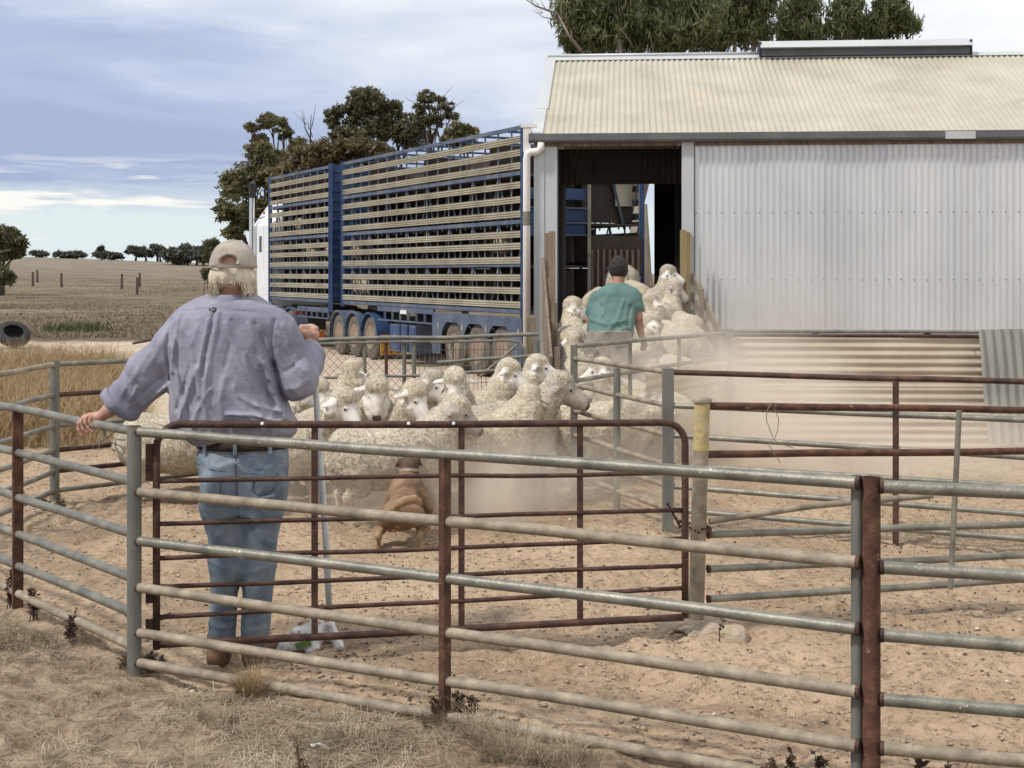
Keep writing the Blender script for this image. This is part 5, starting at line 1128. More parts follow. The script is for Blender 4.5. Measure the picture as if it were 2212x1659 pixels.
    c, s_ = math.cos(R(hdg)), math.sin(R(hdg)); M = np.array([[c, -s_, 0], [s_, c, 0], [0, 0, 1.]]); org = np.array([X0, Y, z0])
    T = lambda P: (np.asarray(P, float)*s)@M.T+org
    root = thing('sheep', org, label, 'sheep', 'merino sheep of the mob')
    ob = obj_from('body', T(V), Q, [G['wool'][wool], G[face], G['nose'], G['shank']], root); mi = np.where(isnose, 2, np.where(isface, np.where(C[:, 2] < .2, 3, 1), 0)).astype(np.int32); ob.data.polygons.foreach_set('material_index', mi)
    for sg in (-1, 1):
        mb = MB(); p = T([H+hd*.088+side*sg*.062+hu*.008])[0]; e_ = MB(); e_.lathe(p-M@side*sg*.004, M@(side*sg), [(-.008, .006*s), (-.002, .011*s), (.003, .009*s), (.006, .003*s)], 10); e_.build('eye', G['eye'], root, smooth=True)
    if tag is not None:
        e0 = H-hd*.006+side*tag*.130-hu*.02; p = T([e0])[0]; mb = MB(); a1, a2, a3 = M@hd, M@(side*tag*.6+hu*.8), M@(hu*.6-side*tag*.8)
        mb.obox(p, a1*.017, a2*.024, a3*.0015); mb.obox(p, a1*.006, a2*.03, a3*.0025); mb.build('ear_tag', G['tag'], root)
    if locks:       # short locks standing off the fleece
        f = np.where((mi == 0) & (C[:, 2] > .2) & ((t < -.02) | (rad > .13) | (su > .06)))[0]; nL = min(len(f), int(6000*locks)); f = r.choice(f, nL, replace=False)
        P = C[f]; nrm = Nn[Q[f]].mean(1); d = nrm+r.normal(size=(nL, 3))*.55+np.array([-.15, 0, -.45]); d /= np.linalg.norm(d, axis=1)[:, None]; u = np.cross(d, r.normal(size=(nL, 3))); u /= np.linalg.norm(u, axis=1)[:, None]; w_ = np.cross(d, u)
        ln = (.008+.009*r.random(nL))[:, None]; a = (.0035+.003*r.random(nL))[:, None]; P = P-nrm*.003
        VV = np.stack([P+u*a, P-u*a*.5+w_*a*.87, P-u*a*.5-w_*a*.87, P+d*ln+u*a*.4], 1).reshape(-1, 3); QQ = (np.array([(0, 1, 3), (1, 2, 3), (2, 0, 3)])[None]+(np.arange(nL)*4)[:, None, None]).reshape(-1, 3)
        lo = obj_from('fleece_locks', T(VV), QQ, G['wool'][wool], root, smooth=True); lo['kind'] = 'stuff'
    return root
rz = ramp_z
# front row, side on, then the faces behind
sheep('front sheep standing side on with white ear tag, nearest the dog', 0, 0, 9.5, 24, (-6, 38), (-30, -30), wool=0, face='faceg', tag=-1, seed=1, sc=.97, vox=.0125, hp=(985, 884), nl=.27)
sheep('sheep side on behind the white tagged one, pinkish neck, head turned away', 0, 0, 9.95, 22, (26, 60), (50, -20), wool=2, face='faceg', seed=2, sc=1.0, vox=.0125, hp=(1142, 862), nl=.30)
sheep('tall sheep looking right past the slate grey post with grey face', 0, 0, 10.45, 10, (-4, 48), (-16, -22), wool=1, face='faceg', tag=-1, seed=3, sc=1.08, hp=(1212, 834))
sheep('sheep with head low looking right beside the older man\'s elbow', 0, 0, 10.0, 8, (-25, 28), (-46, -38), wool=0, seed=4, sc=.98, vox=.0125, hp=(742, 868))
sheep('sheep facing the camera with both ears spread, left of centre', 0, 0, 10.55, -66, (-2, 62), (-18, -50), wool=0, seed=5, sc=.97, vox=.0125, hp=(814, 838), nl=.36)
sheep('sheep looking down to the right with half closed eye in the middle', 0, 0, 10.45, -52, (6, 55), (14, -46), wool=2, seed=6, sc=.96, vox=.0125, hp=(894, 850), nl=.34)
sheep('sheep facing the camera over the back of the tagged sheep', 0, 0, 11.0, -98, (-2, 62), (8, -44), wool=0, seed=7, sc=.98, vox=.0125, hp=(983, 822), nl=.38)
sheep('sheep half hidden behind the half closed eye sheep, narrow face right', 0, 0, 11.3, -22, (4, 50), (-6, -30), wool=1, seed=8, sc=.96, hp=(925, 826), nl=.34)
sheep('sheep at the back looking away beside the chain mesh', 0, 0, 11.6, 30, (10, 50), (30, -20), wool=2, seed=9, sc=.98, hp=(762, 802), nl=.34)
sheep('sheep with pale profile head raised at the back of the mob', 0, 0, 11.6, 8, (-12, 45), (-26, -30), wool=0, seed=10, sc=.98, hp=(1098, 796), nl=.34)
sheep('rearmost sheep beside the slate grey post looking right', 0, 0, 12.2, 8, (-10, 48), (-16, -16), wool=0, seed=11, sc=.98, hp=(1160, 787), nl=.34)
sheep('brownish backed sheep standing behind the pink necked one', 1090, 858, 11.0, 25, (20, 5), (25, -50), wool=2, seed=12, sc=.98)
sheep('sheep with its rump turned, in the middle behind the facing sheep', 1045, 872, 10.75, 78, (0, 5), (0, -50), wool=0, seed=13, sc=.95, locks=.5)
sheep('white faced sheep peeping right beside the older man\'s sleeve', 0, 0, 10.8, -14, (-15, 40), (-36, -38), wool=0, seed=14, sc=.98, hp=(684, 842), nl=.34)
sheep('woolly sheep behind the corner post left of the older man', 400, 872, 10.3, 14, (10, 20), (14, -40), wool=0, seed=15, sc=1.0, vox=.0125, hp=None)
sheep('second sheep hidden behind the older man\'s back', 545, 880, 10.9, 12, (10, 25), (10, -30), wool=1, seed=16, sc=1.0, locks=.3)
# pen side of the slate post
sheep('dusty sheep looking left over the far rail behind the slate post', 1320, 835, 11.9, 150, (14, 45), (30, -20), wool=0, seed=20, sc=.98, hp=(1300, 775))
sheep('dusty sheep with its rump towards the slate post', 1300, 850, 11.35, 28, (0, 5), (0, -50), wool=0, seed=21, sc=1.0)
sheep('dusty sheep in the thick of the cloud behind the rails', 1420, 800, 12.45, 35, (0, 0), (0, -50), wool=2, seed=22, sc=.98)
sheep('dusty sheep with a little tail seen from behind near the tin fence', 1480, 770, 13.0, 100, (0, 10), (0, -50), wool=0, seed=23, sc=1.0)
sheep('dusty sheep entering the race below the younger man', 1225, 800, 12.5, 95, (0, 15), (0, -40), wool=0, seed=24, sc=1.0, locks=.5)
# on the ramp
def rs(label, px, Y, hdg, neck, head, sc=1., dz=0, **k): sheep(label, px, 600, Y, hdg, neck, head, sc=sc, zg=rz(Y)+dz, **k)
rs('sheep low on the ramp left of the younger man with ears out', 1243, 13.75, 92, (0, 58), (4, -10), .96, wool=0, seed=30, hp=(1240, 680), nl=.27)
rs('sheep on the ramp by the left timber side with head turned right', 1248, 14.7, 86, (-6, 55), (-78, -20), 1.0, wool=0, seed=31, hp=(1237, 622))
rs('broad backed sheep climbing on the left of the ramp top', 1292, 15.9, 85, (0, 10), (0, -40), 1.02, wool=2, seed=32)
rs('sheep in the shade just inside the shed doorway', 1345, 17.3, 88, (0, 20), (0, -40), 1.04, wool=1, seed=33, locks=.5)
rs('sheep at the ramp top behind the younger man\'s head', 1370, 16.3, 92, (0, 10), (0, -40), 1.0, wool=2, seed=34)
rs('ear up sheep right of the younger man with dark ear hole', 1412, 15.0, 66, (20, 55), (-20, -16), .98, wool=0, seed=35, hp=(1404, 602), nl=.28)
rs('highest sheep with head turned right at the right of the doorway', 1435, 16.2, 70, (-10, 52), (-80, -20), .95, wool=1, seed=36, hp=(1443, 568))
rs('sheep with white ear tag right of the doorway looking right', 1447, 15.6, 60, (-10, 55), (-76, -32), .95, wool=0, face='faceg', tag=-1, seed=37, hp=(1455, 594))
rs('big fleeced sheep pressed against the right timber side', 1458, 14.7, 112, (10, 5), (10, -40), 1.02, wool=0, seed=38)
rs('sheep with curly poll just right of the younger man\'s arm', 1402, 14.4, 70, (20, 55), (-60, -30), .92, wool=0, seed=39, hp=(1408, 640), nl=.28)
rs('woolly headed sheep below the curly polled one by the younger man\'s forearm', 1402, 13.9, 84, (5, 55), (-40, -20), .92, wool=2, seed=42, hp=(1394, 678), nl=.28)
rs('dust covered sheep lower right on the ramp', 1440, 13.7, 112, (10, 10), (10, -40), 1.0, wool=0, seed=40)
rs('sheep wedged between the younger man and the white tagged sheep', 1392, 15.6, 80, (0, 15), (0, -40), .96, wool=0, seed=43)
rs('sheep back showing left of the younger man\'s shoulder', 1283, 14.9, 88, (0, 15), (0, -40), .96, wool=1, seed=44)
rs('smaller sheep at the right timber side half way up the ramp', 1478, 15.3, 95, (0, 15), (0, -40), .90, wool=2, seed=45)
sheep('dusty sheep just behind the slate grey post, back only', 1262, 812, 12.3, 60, (0, 10), (0, -50), wool=1, seed=46, sc=.96, locks=.5)
rs('dust covered sheep at the ramp foot beside the younger man\'s hand', 1400, 13.0, 112, (20, 20), (-30, -20), .92, wool=2, seed=41)
# ------------------------------------------------------------------ people
G['skin'] = mat('sun reddened skin', [(.34, .175, .125), (.46, .26, .19), (.55, .33, .255)], 9, .55, 0, .15, 60, spec=.35)
G['skin2'] = mat('tanned skin', [(.27, .135, .09), (.38, .20, .14)], 9, .55, 0, .1, 60, spec=.35)
def clothmat(name, cols, scale=3., bump=.25, bs=38): return mat(name, cols, scale, .9, 0, bump, bs, spec=.15)
G['shirt'] = clothmat('washed lavender shirt cloth', [(.19, .19, .24), (.258, .256, .312), (.34, .335, .388)], 5, .35, 16)
G['shirtd'] = clothmat('shirt cuff lining', [(.10, .10, .16), (.14, .14, .21)], 5)
G['jeans'] = clothmat('faded jeans denim', [(.09, .12, .155), (.17, .215, .26), (.30, .345, .375)], 5.5, .45, 26)
G['belt'] = clothmat('dark belt leather', [(.03, .022, .018), (.05, .038, .03)])
G['boot'] = clothmat('dusty suede boot', [(.09, .055, .035), (.17, .11, .07), (.27, .19, .13)], 12)
G['cap'] = clothmat('sweat stained beige cap', [(.26, .22, .18), (.38, .335, .285), (.47, .43, .375)], 9, .2, 60)
G['strap'] = clothmat('cap strap', [(.22, .19, .165), (.27, .24, .21)])
G['hairw'] = mat('white blond hair', [(.42, .34, .22), (.62, .54, .41), (.74, .68, .57)], 30, .6, 0, .3, 90, stretch=(1, 1, .15), spec=.3)
G['hairb'] = mat('short dark hair', [(.015, .010, .008), (.035, .025, .018)], 60, .75, 0, .5, 150)
G['teal'] = clothmat('teal cotton shirt', [(.075, .14, .125), (.11, .19, .172), (.155, .24, .22)], 5, .25, 30)
G['khaki'] = clothmat('grey khaki cloth', [(.19, .165, .135), (.27, .24, .20), (.33, .30, .25)], 7, .3, 40)
def W3(x, y, Y=6.27): return W(x, y, Y)
def fold_field(folds, Yc, side=-1, k=None):
    F = [([W(a, b, Yc)[[0, 2]] for a, b in pts], amp*.62, wd*.9) for pts, amp, wd in folds]
    def fn(X, Y, Z):
        o = 0
        for P, amp, wd in F:
            d = None
            for a, b in zip(P[:-1], P[1:]):
                v = b-a; t = np.clip(((X-a[0])*v[0]+(Z-a[1])*v[1])/(v@v), 0, 1); q = (X-a[0]-t*v[0])**2+(Z-a[1]-t*v[1])**2
                d = q if d is None else np.minimum(d, q)
            o = o+amp*np.exp(-d/wd**2)
        return -o*sstep(.02, -.03, (Y-Yc)) if side < 0 else -o+0*Y
    return fn
YM = 6.27
man = thing('person', W(500, 1438, YM), 'older man seen from behind in lavender shirt, jeans and backwards beige cap', 'person')
def sec(rows, Yc, depth, Y=YM):            # pixel rows (y, left, right) to loft arrays
    z = [W(0, r_[0], Y)[2] for r_ in rows]; cx = [W((r_[1]+r_[2])/2, 0, Y)[0] for r_ in rows]; a = [(r_[2]-r_[1])/2*Y/3000 for r_ in rows]
    return z, cx, a, [Yc(r_[0]) for r_ in rows], [depth(r_[0]) for r_ in rows]
# body under the clothes: one surface
sk = Sdf((-2.02, 5.98, -.14), (-.72, 6.78, 1.92), .0115)
hc = W3(504, 580, 6.280)
sk.ell(hc, (.076, .098, .112), .02).cap(hc+[0, .015, -.07], W3(493, 668, 6.275), .058, .060, .03)
sk.ell(hc+[0, .10, -.02], (.014, .02, .022), .01).ell(hc+[0, .06, -.075], (.045, .035, .03), .03)
for sg in (-1, 1): sk.ell(hc+[sg*.078, .0, -.012], (.010, .018, .030), .008); sk.ell(hc+[sg*.032, .088, .015], (.012, .010, .008), .006, op='sub')
sk.ell(hc+[0, .098, -.058], (.022, .006, .004), .004, op='sub')
sk.ell(W3(490, 760), (.17, .095, .21), .05).ell(W3(515, 930), (.15, .10, .13), .06).cap(W3(420, 700), W3(575, 700), .06, .06, .05)
sk.cap(W3(412, 700), W(318, 800, 6.340), .052, .042, .03).cap(W(318, 800, 6.300), W(238, 885, 6.34), .045, .031, .02).cap(W(238, 885, 6.34), W(214, 902, 6.345), .031, .026, .02)
sk.cap(W3(590, 705), W(640, 828, 6.290), .052, .043, .03).cap(W(640, 828, 6.290), W(668, 755, 6.490), .044, .032, .02).cap(W(668, 755, 6.490), W(667, 735, 6.530), .032, .028, .02)
sk.cap(W3(468, 1010), W3(480, 1220), .07, .05, .04).cap(W3(480, 1220), W3(476, 1385), .05, .036, .02).cap(W3(572, 1010), W3(556, 1220), .07, .05, .04).cap(W3(556, 1220), W3(546, 1385), .05, .036, .02)
sk.cap(W3(474, 1400), W(466, 1425, 6.420), .034, .03, .02).cap(W3(547, 1402), W(568, 1424, 6.400), .034, .03, .02)
V, Q = sk.nets(); bodyV, bodyQ = [V], [Q]; nV = len(V)
# left hand over the rail: palm, four bent fingers, thumb
def hand(parts, k=.006, vox=.0045):
    P = np.array([q for p in parts for q in (p[0], p[1])]); h = Sdf(P.min(0)-.05, P.max(0)+.05, vox)
    for p in parts:
        if len(p) == 5: h.ell(p[0], p[2], k*1.5, p[4])
        else: h.cap(p[0], p[1], p[2], p[3], k)
    return h.nets()
lw = W(214, 902, 6.345)
parts = [(lw+[.01, 0, .004], W(193, 903, 6.352), .0265, .024), (W(200, 903, 6.37), W(180, 907, 6.37), .018, .016), (W(200, 901, 6.345), W(184, 903, 6.33), .019, .017)]
F4 = [([(176, 905), (170, 914), (171, 928), (178, 940)], 6.385, .0095), ([(182, 903), (176, 912), (180, 926), (190, 935)], 6.345, .0100), ([(187, 902), (185, 913), (191, 924), (201, 933)], 6.315, .0095), ([(195, 903), (194, 911), (199, 919), (207, 925)], 6.295, .0085)]
for pts, Yf, rf_ in F4:
    q = [W(a, b, Yf) for a, b in pts]
    for i in range(3): parts.append((q[i], q[i+1], rf_*(1.05-.07*i), rf_*(.98-.07*i)))
parts += [(W(208, 905, 6.385), W(200, 914, 6.405), .013, .011), (W(200, 914, 6.405), W(197, 926, 6.40), .011, .009)]
V1, Q1 = hand(parts); bodyV.append(V1); bodyQ.append(Q1+nV); nV += len(V1)
rh = W(668, 722, 6.545)
parts = [(W(667, 742, 6.525), W(670, 722, 6.535), .029, .034), (W(662, 722, 6.520), W(678, 724, 6.530), .027, .026)]
for i, (yy, rr_) in enumerate(((708, .0105), (718, .0112), (729, .0108), (739, .0095))):
    q = [W(684, yy+2, 6.535), W(676+i, yy-3, 6.575), W(658, yy-2, 6.582), W(649+i, yy, 6.545)]
    for j in range(3): parts.append((q[j], q[j+1], rr_, rr_*.95))
parts += [(W(676, 722, 6.510), W(664, 706, 6.515), .013, .0115), (W(664, 706, 6.515), W(650, 705, 6.535), .0115, .0095)]
for xx in (651, 660, 669, 678): parts.append((W(xx, 712, 6.525), W(xx+1, 706, 6.540), .0105, .010))
V2_, Q2_ = hand(parts); bodyV.append(V2_); bodyQ.append(Q2_+nV)
obj_from('body', np.concatenate(bodyV), np.concatenate(bodyQ), G['skin'], man)
# shirt
sh = Sdf((-1.98, 5.98, .84), (-.78, 6.72, 1.72), .0072)
rows = [(655, 440, 560), (668, 412, 588), (685, 388, 606), (710, 374, 612), (745, 366, 610), (800, 364, 604), (850, 366, 608), (890, 369, 626), (915, 374, 640), (935, 384, 638), (950, 398, 622), (962, 418, 598)]
dep = lambda y: float(np.interp(y, [655, 690, 760, 860, 920, 945, 962], [.075, .115, .15, .16, .165, .145, .115]))
sh.loft(*sec(rows, lambda y: float(np.interp(y, [655, 760, 960], [6.255, 6.275, 6.290])), dep), k=.03, p=2.4)
sh.cap(W3(455, 660), W3(535, 662), .055, .055, .05).cap(W3(420, 690), W3(575, 694), .07, .07, .06)
sh.cap(W3(404, 712), W(315, 798, 6.300), .085, .078, .05).cap(W(315, 798, 6.300), W(262, 862, 6.345), .078, .070, .03).cap(W(330, 830, 6.29), W(283, 888, 6.335), .06, .040, .05)
sh.cap(W3(598, 716), W(644, 820, 6.270), .084, .082, .05).cap(W(644, 820, 6.270), W(664, 785, 6.420), .080, .066, .04).cap(W(664, 785, 6.420), W(674, 762, 6.490), .068, .060, .02)
folds = [([(474, 668), (467, 717), (456, 762), (451, 806)], -.020, .0075), ([(464, 690), (452, 762), (443, 806), (447, 850)], .017, .011), ([(483, 672), (477, 730), (463, 800), (457, 850), (461, 900)], .016, .012),
  ([(500, 695), (524, 762), (549, 825), (578, 890)], .016, .012), ([(512, 690), (538, 752), (566, 815), (598, 872)], -.012, .010), ([(548, 698), (574, 762), (590, 815)], .015, .010), ([(560, 695), (585, 760), (598, 800)], -.010, .008),
  ([(596, 780), (612, 850), (642, 905)], -.024, .010), ([(583, 780), (600, 845), (624, 900)], .020, .012), ([(571, 800), (588, 860), (606, 900)], -.010, .008),
  ([(380, 745), (398, 810), (408, 905)], .014, .010), ([(388, 760), (408, 830), (424, 900)], -.010, .008), ([(398, 676), (386, 762), (384, 800)], .014, .010), ([(390, 700), (396, 760), (416, 830)], -.010, .009),
  ([(440, 790), (420, 850), (400, 900)], .016, .010), ([(428, 780), (408, 840), (392, 880)], -.010, .008), ([(470, 835), (442, 880), (425, 930)], .013, .010), ([(500, 810), (490, 860), (498, 920)], .011, .011), ([(520, 830), (530, 870), (560, 905)], .010, .010),
  ([(505, 888), (560, 890), (606, 905)], .018, .009), ([(500, 902), (560, 908), (622, 922)], -.013, .007), ([(400, 922), (450, 934), (510, 938)], .012, .009), ([(530, 850), (560, 868), (610, 885)], .010, .009), ([(420, 720), (432, 770), (426, 830)], .010, .011), ([(540, 760), (548, 800), (570, 840)], .009, .009), ([(440, 700), (430, 740)], .008, .010), ([(510, 740), (500, 790)], -.008, .009), ([(515, 915), (530, 945)], .010, .008), ([(560, 915), (566, 945)], .010, .008), ([(470, 925), (462, 950)], .010, .008), ([(430, 925), (424, 948)], .010, .008), ([(595, 915), (600, 940)], .010, .008),
  ([(360, 835), (330, 862), (292, 893)], .016, .010), ([(352, 815), (318, 842), (282, 872)], -.012, .009), ([(330, 760), (296, 812), (268, 850)], .010, .012), ([(300, 835), (278, 880)], .014, .008), ([(282, 830), (264, 872)], -.012, .007), ([(380, 700), (340, 770), (318, 800)], .008, .014), ([(610, 720), (640, 780), (668, 800)], .010, .012), ([(606, 760), (632, 830), (650, 850)], .010, .012), ([(655, 770), (640, 790), (622, 800)], -.010, .009), ([(672, 815), (650, 835), (625, 838)], .009, .010), ([(618, 700), (632, 740)], .010, .010), ([(398, 671), (462, 667), (560, 673)], -.007, .0055), ([(600, 690), (592, 740), (596, 790)], -.014, .008), ([(378, 690), (370, 750), (372, 820)], -.014, .008)]
sh.field(fold_field(folds, YM))
def shn(X, Y, Z):
    n = .005*fbm(X*11+Z*4, Y*8, Z*5, 21, 3)+.006*np.abs(vnoise(X*15-Z*6, Y*6, Z*6+X*4, 23))-.003
    arm = sstep(-1.53, -1.60, X)*(.008*vnoise((X+Z)*16, Y*5, (Z-X)*5, 8))+sstep(-1.0, -.95, X)*(.009*vnoise((X-Z)*5, Y*6, (Z+X)*15, 9))
    return n+arm
sh.field(shn)
V, Q = sh.nets(); shirt = obj_from('shirt', V, Q, G['shirt'], man)
# hem skirted fabric, collar, cuffs, loop tag
cc0 = W3(494, 655, 6.275); mb = MB(); n_ = 32; t = np.arange(n_+1)*2*math.pi/n_
def cring(r_, z_, dy=0.): return np.stack([cc0[0]+.004+r_*np.cos(t)*1.0, cc0[1]+dy+r_*np.sin(t)*1.02, cc0[2]+z_-.022*(1+np.sin(t))/2*1.6+.002*np.sin(5*t)], 1)
P = np.stack([cring(.100, -.022), cring(.090, -.002), cring(.082, .026), cring(.078, .040), cring(.074, .041), cring(.072, .028), cring(.074, -.01)]); mb.grid(P); mb.build('collar', G['shirt'], shirt, smooth=True)
def cuff(c, ax, r0, ln, nm='cuff'):
    ax = np.asarray(ax, float); ax /= np.linalg.norm(ax); mb = MB(); prof = [(0, r0-.012), (-.004, r0+.004), (.004, r0+.012), (ln*.5, r0+.013), (ln, r0+.007), (ln+.003, r0-.004), (ln-.004, r0-.014), (.01, r0-.018)]
    mb.lathe(c, ax, prof, 28, cap=False); Vv = mb.V[0]; d = .006*fbm(Vv[:, 0]*22, Vv[:, 1]*22, Vv[:, 2]*22, 5, 2); mb.V[0] = Vv+(Vv-c)*d[:, None]*8; mb.build(nm, G['shirt'], shirt, smooth=True)
cuff(W(257, 862, 6.345), W(236, 883, 6.350)-W(257, 862, 6.345), .068, .040); cuff(W(670, 775, 6.460), W(676, 748, 6.515)-W(670, 775, 6.460), .056, .05)
mb = MB(); p = W(470, 668, YM); yb = 6.140
for i in range(40):       # seat the loop tag on the cloth
    if sh.D[tuple(np.clip(np.round((np.array([p[0], yb, p[2]])-sh.lo)/sh.h).astype(int), 0, np.array(sh.D.shape)-1))] < .002: break
    yb += .004
mb.obox((p[0], yb-.004, p[2]), (.016, 0, 0), (0, .003, 0), (0, 0, .006)); mb.build('loop_tag', G['belt'], shirt)
mb = MB(); mb.obox((p[0], yb-.0075, p[2]), (.010, 0, 0), (0, .001, 0), (0, 0, .0012)); mb.build('tag_stitching', G['pvc'], shirt)
# jeans, belt, boots
je = Sdf((-1.52, 6.02, -.02), (-.93, 6.50, .98), .0088)
rows = [(948, 432, 616), (965, 426, 619), (1000, 424, 621), (1040, 428, 620), (1080, 436, 616), (1110, 446, 611)]
je.loft(*sec(rows, lambda y: 6.285, lambda y: float(np.interp(y, [948, 1010, 1060, 1110], [.125, .15, .152, .12]))), k=.02, p=2.3)
je.cap(W3(480, 1085), W3(488, 1215), .090, .072, .05).cap(W3(488, 1215), W3(479, 1372), .070, .062, .03)
je.cap(W3(566, 1080), W3(560, 1215), .092, .078, .05).cap(W3(560, 1215), W3(549, 1372), .076, .060, .03)
je.ell(W3(478, 1055, 6.200), (.075, .06, .085), .05).ell(W3(566, 1055, 6.200), (.075, .06, .085), .05)
folds = [([(522, 1000), (524, 1120)], -.010, .010), ([(436, 985), (480, 1005), (520, 990)], .009, .012), ([(530, 1005), (580, 1015), (612, 985)], .009, .012), ([(575, 1062), (603, 1052), (614, 1015)], -.012, .008), ([(560, 1070), (600, 1064)], .010, .009),
   ([(455, 1060), (470, 1120), (460, 1180)], .009, .014), ([(500, 1130), (470, 1160), (455, 1190)], .009, .012), ([(540, 1120), (570, 1170), (600, 1190)], -.008, .011), ([(555, 1110), (585, 1165), (606, 1170)], .010, .012), ([(460, 1250), (500, 1262)], .007, .010), ([(450, 1205), (500, 1222)], .008, .011),
   ([(530, 1235), (590, 1215)], .008, .011), ([(525, 1290), (575, 1300)], .006, .010), ([(455, 1320), (505, 1330)], .009, .010), ([(450, 1345), (508, 1352)], .010, .010), ([(525, 1340), (575, 1330)], .009, .010), ([(522, 1358), (578, 1352)], .010, .010)]
je.field(fold_field(folds, 6.270)); je.field(lambda X, Y, Z: .007*fbm(X*12, Y*12, Z*8, 33, 3))
V, Q = je.nets(); jn = obj_from('jeans', V, Q, G['jeans'], man)
def on_cloth(g_, px, py, y0=6.02, off=.003):
    p = W3(px, py); y = y0
    for _ in range(160):
        ix = np.round((np.array([p[0], y, p[2]])-g_.lo)/g_.h).astype(int); ix = np.clip(ix, 0, np.array(g_.D.shape)-1)
        if g_.D[tuple(ix)] < .002: break
        y += .003
    return np.array([p[0], y-off, p[2]])
G['seam'] = clothmat('denim seam', [(.055, .075, .10), (.09, .12, .15)])
for nm_, pts, rr_ in (('seam', [(521, 975), (522, 1000), (523, 1040), (524, 1080), (523, 1110)], .0022), ('seam', [(430, 998), (470, 1006), (521, 1014)], .0018), ('seam', [(521, 1014), (570, 1006), (614, 998)], .0018),
   ('pocket_edge', [(560, 1018), (558, 1050), (575, 1062), (600, 1052), (608, 1015)], .0026), ('pocket_edge', [(448, 1018), (446, 1058), (468, 1070), (490, 1058), (492, 1020)], .0022)):
    mb = MB(); P = np.array([on_cloth(je, *p) for p in pts]); t_ = np.linspace(0, len(P)-1, 14); P = np.stack([np.interp(t_, range(len(P)), P[:, q]) for q in range(3)], 1); mb.tube(P, rr_, 6); mb.build(nm_, G['seam'], jn, smooth=True)
mb = MB(); z_ = W3(0, 958)[2]; cx_ = W3(524, 0)[0]; t = np.linspace(0, 2*math.pi, 41)[:-1]
ring = lambda a, b, z, zs=0: np.stack([cx_+a*np.cos(t), 6.285+b*np.sin(t), z+0*t], 1)
P = np.stack([ring(.205, .150, z_-.02), ring(.209, .154, z_-.019), ring(.207, .152, z_+.018), ring(.202, .147, z_+.019)]); P = np.concatenate([P, P[:, :1]], 1); mb.grid(P[:, ::-1]); mb.build('belt', G['belt'], man, smooth=True)
for px in (521, 452, 592):
    mb = MB(); a_x = W3(px, 0)[0]; yy = 6.285-.155*math.sqrt(max(0, 1-((a_x-cx_)/.21)**2)); mb.obox((a_x, yy-.003, z_-.004), (.008, 0, 0), (0, .004, 0), (0, 0, .030)); mb.build('belt_loop', G['jeans'], jn)
for px, dxx, nm in ((472, -.035, 0), (546, .05, 1)):
    bo = Sdf(W3(px, 1460)+[-.2, -.2, -.05], W3(px, 1370)+[.2, .35, .05], .0085); zf = float(gz(W3(px, 0)[0], 6.270))-.006; cx1 = W3(px, 0)[0]
    bo.cap((cx1, 6.270, zf+.13), (cx1, 6.270, zf+.05), .050, .048, .02); bo.ell((cx1, 6.265, zf+.045), (.045, .055, .048), .02); bo.cap((cx1, 6.300, zf+.045), (cx1+dxx, 6.480, zf+.038), .044, .042, .03); bo.ell((cx1+dxx*.5, 6.380, zf+.012), (.05, .16, .016), .008)
    bo.field(lambda X, Y, Z: .004*fbm(X*30, Y*30, Z*30, 3, 2)+np.where(Z < zf, 1., 0.)+0*X); V, Q = bo.nets(); obj_from('boot', V, Q, G['boot'], man)
# hair and cap
hr = Sdf(hc+[-.13, -.16, -.18], hc+[.13, .16, .14], .006)
hr.ell(hc+[0, -.012, .0], (.094, .104, .105), .0).ell(hc+[-.0, -.035, -.038], (.098, .075, .050), .03).ell(hc+[-.070, -.015, -.062], (.028, .055, .035), .03).ell(hc+[.066, -.015, -.060], (.028, .055, .032), .03)
hr.ell(hc+[0, -.135, .036], (.045, .07, .030), .004, op='sub')
hr.ell(hc+[.01, -.05, -.135], (.062, .12, .070), .02, op='sub').ell(hc+[0, .13, -.03], (.075, .10, .12), .02, op='sub')
hr.field(lambda X, Y, Z: .006*vnoise(X*110, Y*70, Z*10, 5)+.006*vnoise(X*45, Y*30, Z*7, 6)); V, Q = hr.nets(); hair = obj_from('hair', V, Q, G['hairw'], man)
mb = MB(); r = np.random.default_rng(4)
for i in range(620):
    a = r.uniform(-math.pi*1.0, 0); x_, y_ = .097*math.cos(a), -abs(.098*math.sin(a)); z1 = r.uniform(-.055, -.005)-(.025 if abs(x_) > .06 else 0); p = hc+[x_, y_-.004, z1]; ln_ = r.uniform(.02, .045)*(1.5 if abs(x_) > .05 else .8)
    q = p+[x_*.05+r.normal()*.006, y_*.05+r.normal()*.003, -ln_*.6]; e = q+[-x_*.12+r.normal()*.008, .012, -ln_*.5]; mb.tube([p, q, e], [.0016, .0014, .0004], 3, cap=False)
hs = mb.build('hair_strands', G['hairw'], hair); hs['kind'] = 'stuff'
cp = Sdf(hc+[-.15, -.16, -.06], hc+[.15, .2, .17], .0055); cc_ = hc+[0, -.004, .010]
cp.ell(cc_, (.106, .121, .121), 0).ell(cc_+[0, 0, -.01], (.088, .100, .100), 0, op='sub')
cp.ell(cc_+[0, -.13, .020], (.043, .07, .032), .004, op='sub')
zc = cc_[2]-.004; cp.D = np.maximum(cp.D, (zc-cp.ax[2])[None, None, :].astype(np.float32)); cp.field(lambda X, Y, Z: .004*vnoise(X*22, Y*22, Z*22, 2)+.0025*np.exp(-((X-hc[0])/.004)**2)*(1+0*Y*Z))
V, Q = cp.nets(); cap_ = obj_from('cap', V, Q, G['cap'], man)
